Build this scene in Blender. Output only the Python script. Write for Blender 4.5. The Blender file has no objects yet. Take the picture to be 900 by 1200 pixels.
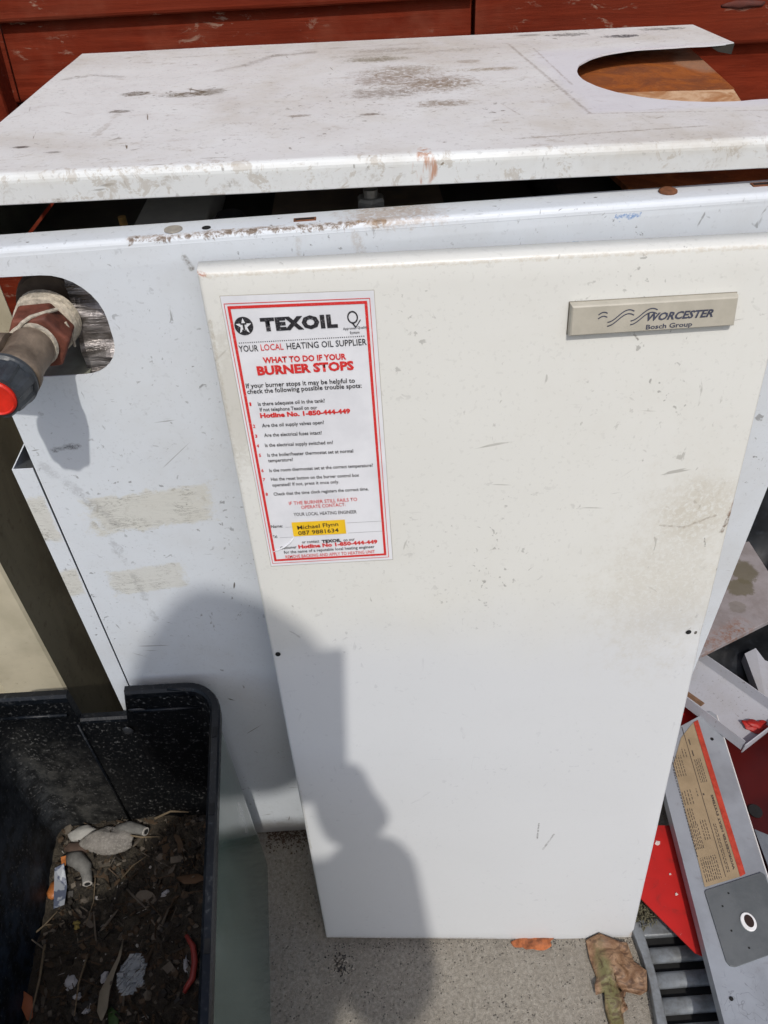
import bpy, bmesh, math, random
from mathutils import Vector, Matrix, noise as mnoise
R = math.radians
random.seed(7)
S = bpy.context.scene
COL = S.collection

# ---------------------------------------------------------------- camera
cam_d = bpy.data.cameras.new('camera'); cam = bpy.data.objects.new('camera', cam_d); COL.objects.link(cam)
cam_d.sensor_fit = 'VERTICAL'; cam_d.sensor_height = 36; cam_d.lens = 884/1200*36
cam_d.clip_start = .01; cam_d.clip_end = 500
yaw, pitch, roll = R(1.107), R(42.114), R(-2.4195)
f_ = Vector((math.sin(yaw)*math.cos(pitch), math.cos(yaw)*math.cos(pitch), -math.sin(pitch)))
r0 = Vector((math.cos(yaw), -math.sin(yaw), 0)); u0 = r0.cross(f_)
r_ = math.cos(roll)*r0 + math.sin(roll)*u0; u_ = -math.sin(roll)*r0 + math.cos(roll)*u0
M3 = Matrix((r_, u_, -f_)).transposed()
cam.matrix_world = Matrix.Translation((-.0364, -.4925, 1.0394)) @ M3.to_4x4()
S.camera = cam
CAM = Vector((-.0364, -.4925, 1.0394))

# ---------------------------------------------------------------- light
W = bpy.data.worlds.new('World'); S.world = W; W.use_nodes = True
nt = W.node_tree; bg = nt.nodes['Background']; sky = nt.nodes.new('ShaderNodeTexSky')
sky.sky_type = 'NISHITA'; sky.sun_disc = False; sky.sun_elevation = R(52.7); sky.sun_rotation = R(173)
sky.dust_density = 2.5; sky.air_density = 1.0; sky.ozone_density = 1.0
nt.links.new(sky.outputs[0], bg.inputs[0]); bg.inputs[1].default_value = .13
SUN = Vector((-.12, 1, -1.32)).normalized()
sd = bpy.data.lights.new('sun', 'SUN'); sd.energy = 2.4; sd.angle = R(.95); sd.color = (1, .955, .89)
so = bpy.data.objects.new('sun', sd); COL.objects.link(so); so.rotation_mode = 'QUATERNION'
so.rotation_quaternion = SUN.to_track_quat('-Z', 'Y'); so.location = (.5, -4, 5)
S.view_settings.view_transform = 'Standard'; S.view_settings.look = 'None'
S.view_settings.exposure = -.05; S.view_settings.gamma = 1
S.view_settings.use_curve_mapping = False

# ---------------------------------------------------------------- node helpers
class NB:
    def __init__(s, name, base=(0, 0, 0)):
        s.m = bpy.data.materials.new(name); s.m.use_nodes = True; s.t = s.m.node_tree
        s.b = s.t.nodes['Principled BSDF']
        tc = s.t.nodes.new('ShaderNodeTexCoord')
        a = s.t.nodes.new('ShaderNodeVectorMath'); a.operation = 'ADD'
        s.t.links.new(tc.outputs['Object'], a.inputs[0]); a.inputs[1].default_value = base
        s.P = a.outputs[0]; s.cache = {}
    def cached(s, key, fn):
        if key not in s.cache: s.cache[key] = fn()
        return s.cache[key]
    def put(s, sock, v):
        if isinstance(v, bpy.types.NodeSocket): s.t.links.new(v, sock)
        elif v is not None:
            if isinstance(v, (tuple, list)) and len(v) == 3 and sock.type == 'RGBA': v = (*v, 1)
            sock.default_value = v
    def math(s, op, a, b=None, c=None, clamp=False):
        n = s.t.nodes.new('ShaderNodeMath'); n.operation = op; n.use_clamp = clamp
        s.put(n.inputs[0], a); s.put(n.inputs[1], b); s.put(n.inputs[2], c); return n.outputs[0]
    def vec(s, op, a, b=None):
        n = s.t.nodes.new('ShaderNodeVectorMath'); n.operation = op
        s.put(n.inputs[0], a); s.put(n.inputs[1], b)
        return n.outputs['Value'] if op in ('LENGTH', 'DOT_PRODUCT', 'DISTANCE') else n.outputs[0]
    def noise(s, scale, detail=4, rough=.6, dist=0, stretch=None, off=None, vec=None):
        v = vec if vec is not None else s.P
        if off is not None: v = s.vec('ADD', v, off)
        if stretch is not None: v = s.vec('MULTIPLY', v, stretch)
        n = s.t.nodes.new('ShaderNodeTexNoise'); s.put(n.inputs['Vector'], v)
        n.inputs['Scale'].default_value = scale; n.inputs['Detail'].default_value = detail
        n.inputs['Roughness'].default_value = rough; n.inputs['Distortion'].default_value = dist
        return n.outputs[0]
    def voro(s, scale, feature='F1', stretch=None, out='Distance'):
        v = s.P if stretch is None else s.vec('MULTIPLY', s.P, stretch)
        n = s.t.nodes.new('ShaderNodeTexVoronoi'); n.feature = feature; s.put(n.inputs['Vector'], v)
        n.inputs['Scale'].default_value = scale; return n.outputs[out]
    def map(s, v, a, b, c=0, d=1):
        n = s.t.nodes.new('ShaderNodeMapRange'); n.interpolation_type = 'SMOOTHSTEP'
        s.put(n.inputs[0], v)
        for i, k in enumerate((a, b, c, d)): n.inputs[i+1].default_value = k
        return n.outputs[0]
    def mix(s, f, a, b):
        n = s.t.nodes.new('ShaderNodeMix'); n.data_type = 'RGBA'
        s.put(n.inputs[0], f); s.put(n.inputs[6], a); s.put(n.inputs[7], b); return n.outputs[2]
    def blob(s, c, r, edge=.5, nz=None, amp=.8, spk=1):
        d = s.vec('LENGTH', s.vec('DIVIDE', s.vec('SUBTRACT', s.P, tuple(c)), tuple(r)))
        if nz is not None: d = s.math('ADD', d, s.math('MULTIPLY', s.math('SUBTRACT', nz, .5), amp*2))
        m = s.map(d, 1-edge*.5, 1+edge*.5, 1, 0)
        return s.math('MULTIPLY', m, s.cached('spk%g' % spk, lambda: s.map(s.noise(260, 5, .75, .5), .34, .56, spk, 1))) if spk < 1 else m
    def seg(s, a, b, w, nz=None, amp=0):
        """distance to a segment a-b narrower than w"""
        a = Vector(a); b = Vector(b); d = b-a
        pa = s.vec('SUBTRACT', s.P, tuple(a))
        h = s.math('DIVIDE', s.vec('DOT_PRODUCT', pa, tuple(d)), d.length_squared, clamp=True)
        n = s.t.nodes.new('ShaderNodeVectorMath'); n.operation = 'SCALE'; n.inputs[0].default_value = d
        s.t.links.new(h, n.inputs['Scale'])
        e = s.vec('DISTANCE', pa, n.outputs[0])
        if nz is not None: e = s.math('ADD', e, s.math('MULTIPLY', s.math('SUBTRACT', nz, .5), amp*2))
        brk = s.cached('brk', lambda: s.map(s.noise(330, 4, .75), .36, .60, .15, 1))
        return s.math('MULTIPLY', s.map(e, w*.25, w, 1, 0), brk)
    def bump(s, h, strength=.2, dist=.002, prev=None):
        n = s.t.nodes.new('ShaderNodeBump'); s.put(n.inputs['Height'], h)
        n.inputs['Strength'].default_value = strength; n.inputs['Distance'].default_value = dist
        if prev is not None: s.put(n.inputs['Normal'], prev)
        return n.outputs[0]
    def out(s, col, rough=.5, metal=0, normal=None, **kw):
        s.put(s.b.inputs['Base Color'], col); s.put(s.b.inputs['Roughness'], rough); s.put(s.b.inputs['Metallic'], metal)
        if normal is not None: s.put(s.b.inputs['Normal'], normal)
        for k, v in kw.items(): s.put(s.b.inputs[k], v)
        return s.m

def plain(name, col, rough=.5, metal=0, var=.25, scale=60, bump=.15, **kw):
    n = NB(name); z = n.noise(scale, 5, .65); z2 = n.noise(scale*.17, 3)
    k = n.math('ADD', n.math('MULTIPLY', z, .6), n.math('MULTIPLY', z2, .5))
    c = n.mix(n.map(k, .3, .8), tuple(x*(1-var) for x in col), tuple(min(1, x*(1+var)) for x in col))
    return n.out(c, n.map(z, .3, .7, max(.02, rough-.08), rough+.08), metal, n.bump(z, bump, .001), **kw)

def wear(n, col, dirtcol=(.33, .30, .25), grime=.35, chips=.5, dark=(.07, .06, .05), scr=.5, sc=1.0, seed=0, flat=False):
    """old painted sheet steel: cloudy grime, small chips, fine scratches"""
    o = (seed*1.7, seed*.9, seed*2.3)
    big = n.noise(5*sc, 5, .62, .6, off=o); mid = n.noise(26*sc, 5, .7, .4, off=o)
    g = n.map(n.math('ADD', n.math('MULTIPLY', big, .65), n.math('MULTIPLY', mid, .35)), .42, .72, 0, grime)
    c = n.mix(g, col, dirtcol)
    gate = n.map(n.noise(9*sc, 3, .6, off=(o[0]+4, o[1], o[2])), .44, .66)
    # chips and flecks
    f = n.noise(170*sc, 3, .55, .5, off=o)
    c = n.mix(n.math('MULTIPLY', n.map(f, .635, .70), n.math('MULTIPLY', gate, chips)), c, dark)
    f2 = n.noise(75*sc, 4, .6, 1.2, stretch=(1, 1, .45), off=(o[0], o[1]+3, o[2]))
    c = n.mix(n.math('MULTIPLY', n.map(f2, .675, .73), chips*.8), c, tuple(x*1.6 for x in dark))
    # scratches: thin level sets of stretched noise
    for ang, st, k, s2 in ((8, (.10, 1, 1), 1.0, 150), (78, (.10, 1, 1), .7, 170), (40, (.07, 1, 1), .8, 120), (-35, (.12, 1, 1), .6, 190), (-3, (.05, 1, 1), .45, 240)):
        rt = n.t.nodes.new('ShaderNodeVectorRotate'); rt.rotation_type = 'Y_AXIS' if not flat else 'Z_AXIS'; n.put(rt.inputs['Vector'], n.P); rt.inputs['Angle'].default_value = R(ang)
        q = n.noise(s2*sc, 2, .55, .35, stretch=st, off=(o[0]*.1+k, o[1], o[2]+k), vec=rt.outputs[0])
        line = n.map(q, .735, .77)
        gg = n.map(n.noise(16*sc, 3, .6, off=(k*9, o[1], k*3)), .46, .60)
        c = n.mix(n.math('MULTIPLY', line, n.math('MULTIPLY', gg, min(1, scr*1.1))), c, tuple(x*1.8 for x in dark))
    # pale speckle of dust
    f3 = n.noise(330*sc, 2, .5, off=o)
    c = n.mix(n.math('MULTIPLY', n.map(f3, .60, .7), .25*grime), c, dark)
    return c, mid, f

# ---------------------------------------------------------------- object helpers
def link(o, parent=None):
    COL.objects.link(o)
    if parent: o.parent = parent
    return o
def meta(o, label=None, cat=None, group=None, kind=None):
    if label: o['label'] = label
    if cat: o['category'] = cat
    if group: o['group'] = group
    if kind: o['kind'] = kind
    return o
def thing(name, loc, label, cat, group=None):
    o = bpy.data.objects.new(name, None); o.location = loc; o.empty_display_size = .05
    link(o); return meta(o, label, cat, group)
def wloc(o):
    v = Vector((0, 0, 0))
    while o: v += o.location; o = o.parent
    return v
def obj(name, bm, mats, parent=None, base=None, smooth=False, bevel=0, solid=0, offset=-1, weld=False):
    """bm is in world metres; the object gets its origin at its parent's base (or at base)"""
    o_w = wloc(parent) if parent else Vector((0, 0, 0))
    b = Vector(base) if base is not None else o_w
    bmesh.ops.translate(bm, verts=bm.verts, vec=-b)
    bmesh.ops.recalc_face_normals(bm, faces=bm.faces)
    me = bpy.data.meshes.new(name); bm.to_mesh(me); bm.free()
    for m in (mats if isinstance(mats, (list, tuple)) else [mats]): me.materials.append(m)
    if smooth:
        for p in me.polygons: p.use_smooth = True
    o = bpy.data.objects.new(name, me); o.location = b-o_w; link(o, parent)
    if solid:
        s = o.modifiers.new('solid', 'SOLIDIFY'); s.thickness = solid; s.offset = offset
    if bevel:
        v = o.modifiers.new('bevel', 'BEVEL'); v.width = bevel; v.segments = 2; v.limit_method = 'ANGLE'; v.angle_limit = R(35)
    return o
def box(bm, c, s, rot=None, mat=0):
    r = bmesh.ops.create_cube(bm, size=1); vs = r['verts']
    M = Matrix.Translation(c) @ (rot.to_4x4() if rot else Matrix.Identity(4)) @ Matrix.Diagonal((*s, 1))
    bmesh.ops.transform(bm, matrix=M, verts=vs)
    for f in {f for v in vs for f in v.link_faces}: f.material_index = mat
    return vs
def B(x0, x1, y0, y1, z0, z1, bm=None):
    bm = bm or bmesh.new(); box(bm, ((x0+x1)/2, (y0+y1)/2, (z0+z1)/2), (x1-x0, y1-y0, z1-z0)); return bm
def poly(bm, pts, mat=0):
    f = bm.faces.new([bm.verts.new(p) for p in pts]); f.material_index = mat; return f
def prism(bm, pts, d, mat=0):
    """pts polygon swept by vector d"""
    d = Vector(d); a = [bm.verts.new(p) for p in pts]; b = [bm.verts.new(Vector(p)+d) for p in pts]
    fs = [bm.faces.new(a), bm.faces.new(list(reversed(b)))]
    for i in range(len(a)):
        j = (i+1) % len(a); fs.append(bm.faces.new((a[j], a[i], b[i], b[j])))
    for f in fs: f.material_index = mat
def frame(axis):
    a = Vector(axis).normalized(); t = Vector((0, 0, 1)) if abs(a.z) < .9 else Vector((1, 0, 0))
    u = a.cross(t).normalized(); return a, u, a.cross(u)
def tube(bm, pts, rads, n=12, cap=True, mat=0):
    pts = [Vector(p) for p in pts]
    if not isinstance(rads, (list, tuple)): rads = [rads]*len(pts)
    rings = []; pu = None
    for i, p in enumerate(pts):
        d = (pts[min(i+1, len(pts)-1)]-pts[max(i-1, 0)])
        if pu is None: a, u, v = frame(d)
        else:
            a = d.normalized(); u = (pu-a*pu.dot(a)).normalized(); v = a.cross(u)
        pu = u
        rings.append([bm.verts.new(p+rads[i]*(math.cos(t)*u+math.sin(t)*v)) for t in (k*2*math.pi/n for k in range(n))])
    for a, b in zip(rings, rings[1:]):
        for k in range(n):
            f = bm.faces.new((a[k], a[(k+1) % n], b[(k+1) % n], b[k])); f.material_index = mat
    if cap:
        for r in (list(reversed(rings[0])), rings[-1]):
            f = bm.faces.new(r); f.material_index = mat
    return rings
def lathe(bm, o, axis, prof, n=32, mat=0):
    """prof: (distance along axis, radius)"""
    a, u, v = frame(axis); o = Vector(o)
    rings = [[bm.verts.new(o+a*h+r*(math.cos(k*2*math.pi/n)*u+math.sin(k*2*math.pi/n)*v)) for k in range(n)] for h, r in prof]
    for p, q in zip(rings, rings[1:]):
        for k in range(n):
            f = bm.faces.new((p[k], p[(k+1) % n], q[(k+1) % n], q[k])); f.material_index = mat
    for r in (rings[0], rings[-1]):
        f = bm.faces.new(r); f.material_index = mat
def inset_path(pts, d, closed=False):
    """offset 2-D polyline to its left by d with mitres"""
    out = []; n = len(pts)
    for i, p in enumerate(pts):
        p = Vector(p)
        a = Vector(pts[(i-1) % n]) if (i > 0 or closed) else None
        b = Vector(pts[(i+1) % n]) if (i < n-1 or closed) else None
        if a is None: t = (b-p).normalized(); nn = Vector((-t.y, t.x)); out.append(p+nn*d); continue
        if b is None: t = (p-a).normalized(); nn = Vector((-t.y, t.x)); out.append(p+nn*d); continue
        t1 = (p-a).normalized(); t2 = (b-p).normalized(); n1 = Vector((-t1.y, t1.x)); n2 = Vector((-t2.y, t2.x))
        m = (n1+n2).normalized(); out.append(p+m*(d/max(.3, m.dot(n1))))
    return out
def jitter(bm, amp, scale, seed=0, axis=None):
    for v in bm.verts:
        k = mnoise.noise_vector(v.co*scale+Vector((seed*3.1, seed, 0)))
        v.co += k*amp if axis is None else Vector(axis)*k.x*amp
def lump(bm, c, r, seed=0, amp=.35, sub=2, rot=0, mat=0):
    q = bmesh.ops.create_icosphere(bm, subdivisions=sub, radius=1); vs = q['verts']
    for v in vs:
        v.co *= 1+amp*mnoise.noise(v.co*1.6+Vector((seed*5.3, seed, seed*.7)))
    M = Matrix.Translation(c) @ Matrix.Rotation(rot, 4, 'Z') @ Matrix.Diagonal((*r, 1))
    bmesh.ops.transform(bm, matrix=M, verts=vs)
    for f in {f for v in vs for f in v.link_faces}: f.material_index = mat
_tb = bmesh.new(); bmesh.ops.create_cube(_tb, size=1); _CUBE = ([v.co.copy() for v in _tb.verts], [[v.index for v in f.verts] for f in _tb.faces]); _tb.free()
_tb = bmesh.new(); bmesh.ops.create_icosphere(_tb, subdivisions=1, radius=1); _ICO = ([v.co.copy() for v in _tb.verts], [[v.index for v in f.verts] for f in _tb.faces]); _tb.free()
def stamp(bm, tpl, M, mat=0):
    vs = [bm.verts.new(M @ c) for c in tpl[0]]
    for ix in tpl[1]: bm.faces.new([vs[i] for i in ix]).material_index = mat
def text_mesh(s, bold=0, shear=0, res=2, spacing=1.0):
    cu = bpy.data.curves.new('t', 'FONT'); cu.body = s; cu.offset = bold; cu.shear = shear; cu.resolution_u = res; cu.space_character = spacing
    o = bpy.data.objects.new('t', cu); COL.objects.link(o)
    bpy.context.view_layer.update()
    dg = bpy.context.evaluated_depsgraph_get(); me = bpy.data.meshes.new_from_object(o.evaluated_get(dg))
    bm = bmesh.new(); bm.from_mesh(me); bpy.data.objects.remove(o); bpy.data.curves.remove(cu); bpy.data.meshes.remove(me)
    return bm
def place_text(s, x0, y0, x1, y1, fn, bold=0, shear=0, hscale=None, res=2, spacing=1.0):
    """text between two baseline points of a flat print; fn maps print coordinates (x right, y down) to the world"""
    bm = text_mesh(s, bold, shear, res, spacing)
    xs = [v.co.x for v in bm.verts]; a, b = min(xs), max(xs); L = math.hypot(x1-x0, y1-y0); k = L/(b-a)
    h = k if hscale is None else hscale
    t = Vector((x1-x0, y1-y0))/L; nn = Vector((t.y, -t.x))
    for v in bm.verts:
        p = Vector((x0, y0))+t*(v.co.x-a)*k+nn*v.co.y*h; v.co = fn(p.x, p.y)
    return bm
def join(dst, src):
    me = bpy.data.meshes.new('tmp'); src.to_mesh(me); src.free(); dst.from_mesh(me); bpy.data.meshes.remove(me)

# ================================================================ SETTING
n = NB('concrete')
a = n.noise(7, 6, .65); b_ = n.noise(230, 6, .72, .4); g = n.noise(900, 3, .7); st = n.noise(160, 3, .6, .3, stretch=(1, .25, 1))
pits = n.map(n.voro(210), .10, .26, 1, 0); pits2 = n.math('MULTIPLY', pits, n.map(n.noise(60, 3), .48, .6))
grain = n.math('ADD', n.math('MULTIPLY', b_, .6), n.math('MULTIPLY', g, .4))
c = n.mix(n.map(grain, .34, .68), (.20, .178, .146), (.42, .385, .325))
c = n.mix(n.map(a, .4, .7, 0, .5), c, (.20, .175, .14))
c = n.mix(n.map(st, .5, .72, 0, .25), c, (.42, .39, .34))
c = n.mix(n.math('MULTIPLY', pits2, .5), c, (.055, .047, .04))
c = n.mix(n.map(n.noise(38, 5, .7, 1), .60, .68, 0, .35), c, (.10, .09, .075))
hgt = n.math('SUBTRACT', n.math('ADD', grain, n.math('MULTIPLY', st, .5)), pits2)
M_conc = n.out(c, .9, 0, n.bump(hgt, .9, .0035))
bm = bmesh.new(); poly(bm, [(-40, -40, 0), (40, -40, 0), (40, 40, 0), (-40, 40, 0)])
g_ = obj('ground', bm, M_conc); g_['kind'] = 'structure'

# ---- fence
def wood_mat():
    n = NB('red_brown_stained_wood')
    oi = n.t.nodes.new('ShaderNodeObjectInfo'); rnd = oi.outputs['Random']
    cx = n.t.nodes.new('ShaderNodeCombineXYZ'); n.t.links.new(n.math('MULTIPLY', rnd, 40), cx.inputs[2]); n.t.links.new(n.math('MULTIPLY', rnd, 17), cx.inputs[0])
    n.P = n.vec('ADD', n.P, cx.outputs[0])
    gr = n.noise(60, 6, .7, 1.2, stretch=(.08, 1, 1)); fine = n.noise(240, 4, .7, .5, stretch=(.05, 1, 1)); blo = n.noise(9, 4, .6)
    c = n.mix(n.map(gr, .35, .7), (.105, .0125, .0045), (.185, .026, .010))
    c = n.mix(n.map(blo, .4, .7, 0, .55), c, (.145, .026, .012))
    pe = n.math('MULTIPLY', n.map(n.noise(95, 5, .75, .6, stretch=(.35, 1, 1)), .56, .66), n.map(n.noise(11, 3, .6), .50, .62))
    c = n.mix(n.math('MULTIPLY', pe, .7), n.mix(n.map(n.noise(5, 5, .7), .48, .66, 0, .5), c, (.21, .062, .035)), (.40, .31, .23))
    c = n.mix(n.map(fine, .58, .8, 0, .45), c, (.06, .015, .010))
    c = n.mix(n.map(rnd, 0, 1, 0, .3), c, (.12, .022, .012))
    return n.out(c, n.map(fine, .3, .7, .7, .9), 0, n.bump(n.math('ADD', gr, n.math('MULTIPLY', fine, .8)), .5, .0015), **{'Specular IOR Level': .06})
M_wood = wood_mat()
M_knot = plain('dark_knot', (.09, .02, .012), .8, var=.4)
fence = thing('fence', (0, .45, 0), 'dark red stained timber board fence behind the white boiler', 'fence')
def board(x0, x1, z0, h, sag=0):
    bm = bmesh.new(); k = max(2, int((x1-x0)/.06)); rows = []
    for i in range(k+1):
        x = x0+(x1-x0)*i/k; w = .0012*mnoise.noise(Vector((x*5, z0*31, 0)))+sag*(x-x0)
        # lower edge thick and proud, upper edge thin, tucked behind the next board
        rows.append([bm.verts.new((x, .45+dy, z0+dz+w)) for dy, dz in ((0, 0.0015), (-.0005, .004), (.0130, h+.012), (.0165, h+.012), (.0215, 0), (.001, 0))])
    for p, q in zip(rows, rows[1:]):
        for j in range(6): bm.faces.new((p[j], q[j], q[(j+1) % 6], p[(j+1) % 6]))
    bm.faces.new(rows[0]); bm.faces.new(list(reversed(rows[-1])))
    return obj('board', bm, M_wood, fence, base=((x0+x1)/2, .45, z0))
z = .902-.0745*12
while z < 1.75:
    board(-2.2, -.402, z, .0745); board(-.400, .0975, z, .0745, .008); z += .0745
z = .852-.112*7
while z < 1.75:
    board(.1015, .96, z, .112); board(.9635, 2.2, z, .112); z += .112
def fpost(x0, x1, y0):
    obj('post', B(x0, x1, y0, .49, 0, 1.82), M_wood, fence, bevel=.004)
fpost(-.500, -.4065, .418)
obj('joint_backing', B(.055, .145, .476, .52, 0, 1.80), M_wood, fence)  # backing added behind the board joint to keep its gap dark
obj('post', B(1.9, 1.99, .43, .475, 0, 1.82), M_wood, fence, bevel=.004)
bm = bmesh.new(); lump(bm, (.392, .4525, .8885), (.024, .0022, .0042), 3, .5)
obj('knot', bm, M_knot, fence, smooth=True)

# ---- cream corrugated sheet at the left
n = NB('cream_paint'); z1 = n.noise(14, 5, .6); z2 = n.noise(120, 4, .7)
c = n.mix(n.map(z1, .35, .7), (.52, .47, .35), (.40, .36, .26)); c = n.mix(n.map(z2, .62, .72, 0, .4), c, (.2, .16, .1))
M_cream = n.out(c, .5, 0, n.bump(z1, .2, .002))
n = NB('shaded_olive_paint'); z1 = n.noise(9, 5, .65, 1, stretch=(1, 1, .3)); z2 = n.noise(90, 4, .7)
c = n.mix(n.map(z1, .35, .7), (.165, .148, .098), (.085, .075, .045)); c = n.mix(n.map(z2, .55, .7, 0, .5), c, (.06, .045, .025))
M_olive = n.out(c, .7, 0, n.bump(z2, .3, .001))  # shade of the return face put into its colour, with some weathering
sh = thing('ribbed_panel', (-.5, .07, 0), 'cream ribbed metal panel standing upright behind the black tub, left of the boiler', 'panel')
prof = [(-.386, .216), (-.400, .215), (-.410, .215), (-.418, .21), (-.42, .21), (-.422, .065), (-.424, .063), (-.49, .061), (-.492, .063), (-.52, .12), (-.60, .122), (-.63, .063), (-.70, .061), (-.73, .12), (-.85, .12)]
bm = bmesh.new()
lo = [bm.verts.new((x, y, .0)) for x, y in prof]; hi = [bm.verts.new((x, y, .80)) for x, y in prof]
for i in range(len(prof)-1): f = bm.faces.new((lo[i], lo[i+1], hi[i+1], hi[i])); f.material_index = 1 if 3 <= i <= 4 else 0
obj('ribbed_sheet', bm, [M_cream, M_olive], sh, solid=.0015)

# ================================================================ BOILER
BASE = (0, .17, 0)
boiler = thing('boiler', BASE, 'old white boiler casing with a rounded hole and red-capped valve at left', 'boiler')
ztop = lambda x: .850+.022*x
n = NB('boiler_white_paint', BASE)
c, mid, fl = wear(n, (.675, .718, .765), (.46, .45, .42), .30, .7, (.07, .065, .06), 1.0, 1.0, 1)
# tape residue: two cream patches crossed by fine dark creases
cr = n.noise(95, 5, .7, 2.2, stretch=(.22, 1, 1.5)); crl = n.map(n.math('ABSOLUTE', n.math('SUBTRACT', cr, .5)), 0, .022, 1, 0)
nz = n.noise(55, 6, .8, .5)
for cc, rr, k in (((-.228, 0, .612), (.056, 1, .022), .9), ((-.250, 0, .527), (.036, 1, .017), .75), ((-.325, 0, .607), (.014, 1, .026), .9), ((-.325, 0, .526), (.014, 1, .018), .95)):
    # box shaped masks with ragged borders
    sx = n.t.nodes.new('ShaderNodeSeparateXYZ'); n.t.links.new(n.vec('SUBTRACT', n.P, cc), sx.inputs[0])
    zz = n.math('SUBTRACT', sx.outputs[2], n.math('MULTIPLY', sx.outputs[0], .10))
    dx = n.math('DIVIDE', n.math('ABSOLUTE', sx.outputs[0]), rr[0]); dz = n.math('DIVIDE', n.math('ABSOLUTE', zz), rr[2])
    d = n.math('ADD', n.math('MAXIMUM', dx, dz), n.math('MULTIPLY', n.math('SUBTRACT', nz, .5), 1.1))
    m = n.map(d, .80, 1.05, k, 0)
    c = n.mix(n.math('MULTIPLY', m, .7), c, (.62, .60, .51))
    c = n.mix(n.math('MULTIPLY', m, n.math('MULTIPLY', crl, n.map(n.noise(30, 3), .42, .6, .15, .95))), c, (.07, .06, .045))
bz = n.noise(45, 5, .7)
# scuffed bend line down the left, dark smear by the valve, rust line under the front fold, blue flecks
c = n.mix(n.math('MULTIPLY', n.seg((-.300, 0, .665), (-.262, 0, .60), .006, bz, .014), .28), c, (.18, .18, .19))
c = n.mix(n.math('MULTIPLY', n.seg((-.272, 0, .60), (-.255, 0, .47), .003, bz, .014), .3), c, (.2, .2, .2))
c = n.mix(n.math('MULTIPLY', n.seg((-.287, 0, .681), (-.268, 0, .684), .004, bz, .005), .85), c, (.04, .04, .045))
c = n.mix(n.math('MULTIPLY', n.seg((-.152, 0, .832), (-.149, 0, .825), .0032, bz, .003), .8), c, (.15, .13, .1))
rz = n.noise(110, 5, .75, .8)
c = n.mix(n.math('MULTIPLY', n.seg((-.185, .003, .8455), (-.020, .003, .8500), .0042, rz, .008), .75), c, (.30, .21, .14))
c = n.mix(n.math('MULTIPLY', n.seg((-.185, .002, .8440), (-.020, .002, .8490), .0026, rz, .008), .9), c, (.13, .09, .06))
c = n.mix(n.math('MULTIPLY', n.blob((-.012, .012, .85), (.030, .022, .006), .8, rz, 1.2, 0), .55), c, (.36, .24, .14))
c = n.mix(n.math('MULTIPLY', n.seg((-.037, 0, .842), (-.035, 0, .825), .005, rz, .006), .35), c, (.35, .26, .17))
c = n.mix(n.math('MULTIPLY', n.seg((-.076, 0, .84), (-.077, 0, .822), .0025, rz, .004), .3), c, (.35, .28, .2))
c = n.mix(n.math('MULTIPLY', n.seg((.135, 0, .8445), (.150, 0, .8455), .0018, n.noise(400, 3), .005), .8), c, (.05, .20, .50))
c = n.mix(n.math('MULTIPLY', n.seg((.108, 0, .829), (.111, 0, .829), .0016), .8), c, (.05, .25, .55))
c = n.mix(n.math('MULTIPLY', n.blob((-.05, 0, .001), (.5, .05, .03), .9, bz, .6), .55), c, (.20, .15, .10))
M_case = n.out(c, n.map(mid, .3, .7, .30, .5), 0, n.bump(n.math('ADD', n.math('MULTIPLY', n.noise(6, 3), 1.0), n.math('MULTIPLY', fl, .02)), .35, .006))
M_dark = plain('dark_steel', (.030, .026, .020), .85, var=.5)  # near-black steel for the core and the torn lid tab
M_dark2 = plain('dark_greenish_steel', (.075, .070, .050), .7, var=.5, scale=90)
M_insul = plain('grey_insulation_board', (.33, .31, .27), .9, var=.2)
M_black = plain('black_void_shade', (.006, .006, .006), .9)  # flat black standing for the dark inside holes, slots and the slit

bm = bmesh.new()
cut = [(-.3085, .8255)]
for k in range(9):  # top right round of the hole
    t = R(90-90*k/8); cut.append((-.2148-.035+.035*math.cos(t), .8255-.035+.035*math.sin(t)))
for k in range(9):
    t = R(-90*k/8); cut.append((-.2148-.028+.028*math.cos(t), .748+.028+.028*math.sin(t)))
cut.append((-.3085, .748))
r = .0045
outl = [(-.3085, ztop(-.3085)-r)]+cut+[(-.3092, .004), (.3130, .004), (.3120, ztop(.312)-r)]
poly(bm, [(x, 0, z) for x, z in outl])
profl = [(r*(1-math.cos(t)), -r*(1-math.sin(t))) for t in (R(q) for q in (0, 18, 36, 54, 72, 90))]+[(.025, 0), (.0262, -.0012), (.0262, -.014)]
nx = 24; rows = []
for i in range(nx+1):
    x = -.3085+(.3120+.3085)*i/nx
    wob = .0008*mnoise.noise(Vector((x*14, 2, 0)))
    rows.append([bm.verts.new((x, y+(wob if y > .01 else 0), ztop(x)+dz)) for y, dz in profl])
for p, q in zip(rows, rows[1:]):
    for j in range(len(profl)-1): bm.faces.new((p[j], q[j], q[j+1], p[j+1]))
bmesh.ops.remove_doubles(bm, verts=bm.verts, dist=.0002)
fp = obj('front_panel', bm, M_case, boiler, solid=.0012)
# left corner strip: a folded sheet that ends below the hole
bm = bmesh.new()
poly(bm, [(-.3268, .0004, .003), (-.3108, .0004, .003), (-.3106, .0004, .6633), (-.3268, .0004, .6633)])
poly(bm, [(-.3268, .0004, .003), (-.3268, .0004, .6633), (-.3240, .0300, .6680), (-.3250, .436, .6680), (-.3250, .436, .003), (-.3240, .03, .003)])
bmesh.ops.remove_doubles(bm, verts=bm.verts, dist=.0001)
obj('side_panel', bm, M_case, boiler, solid=.0012, offset=1)
obj('side_panel', B(.311, .3122, .003, .436, .004, .80), M_case, boiler)
obj('back_panel', B(-.3235, .2950, .3640, .3652, .004, .8655), M_case, boiler)  # raised and set forward under the lid to stop a sun streak
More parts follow.
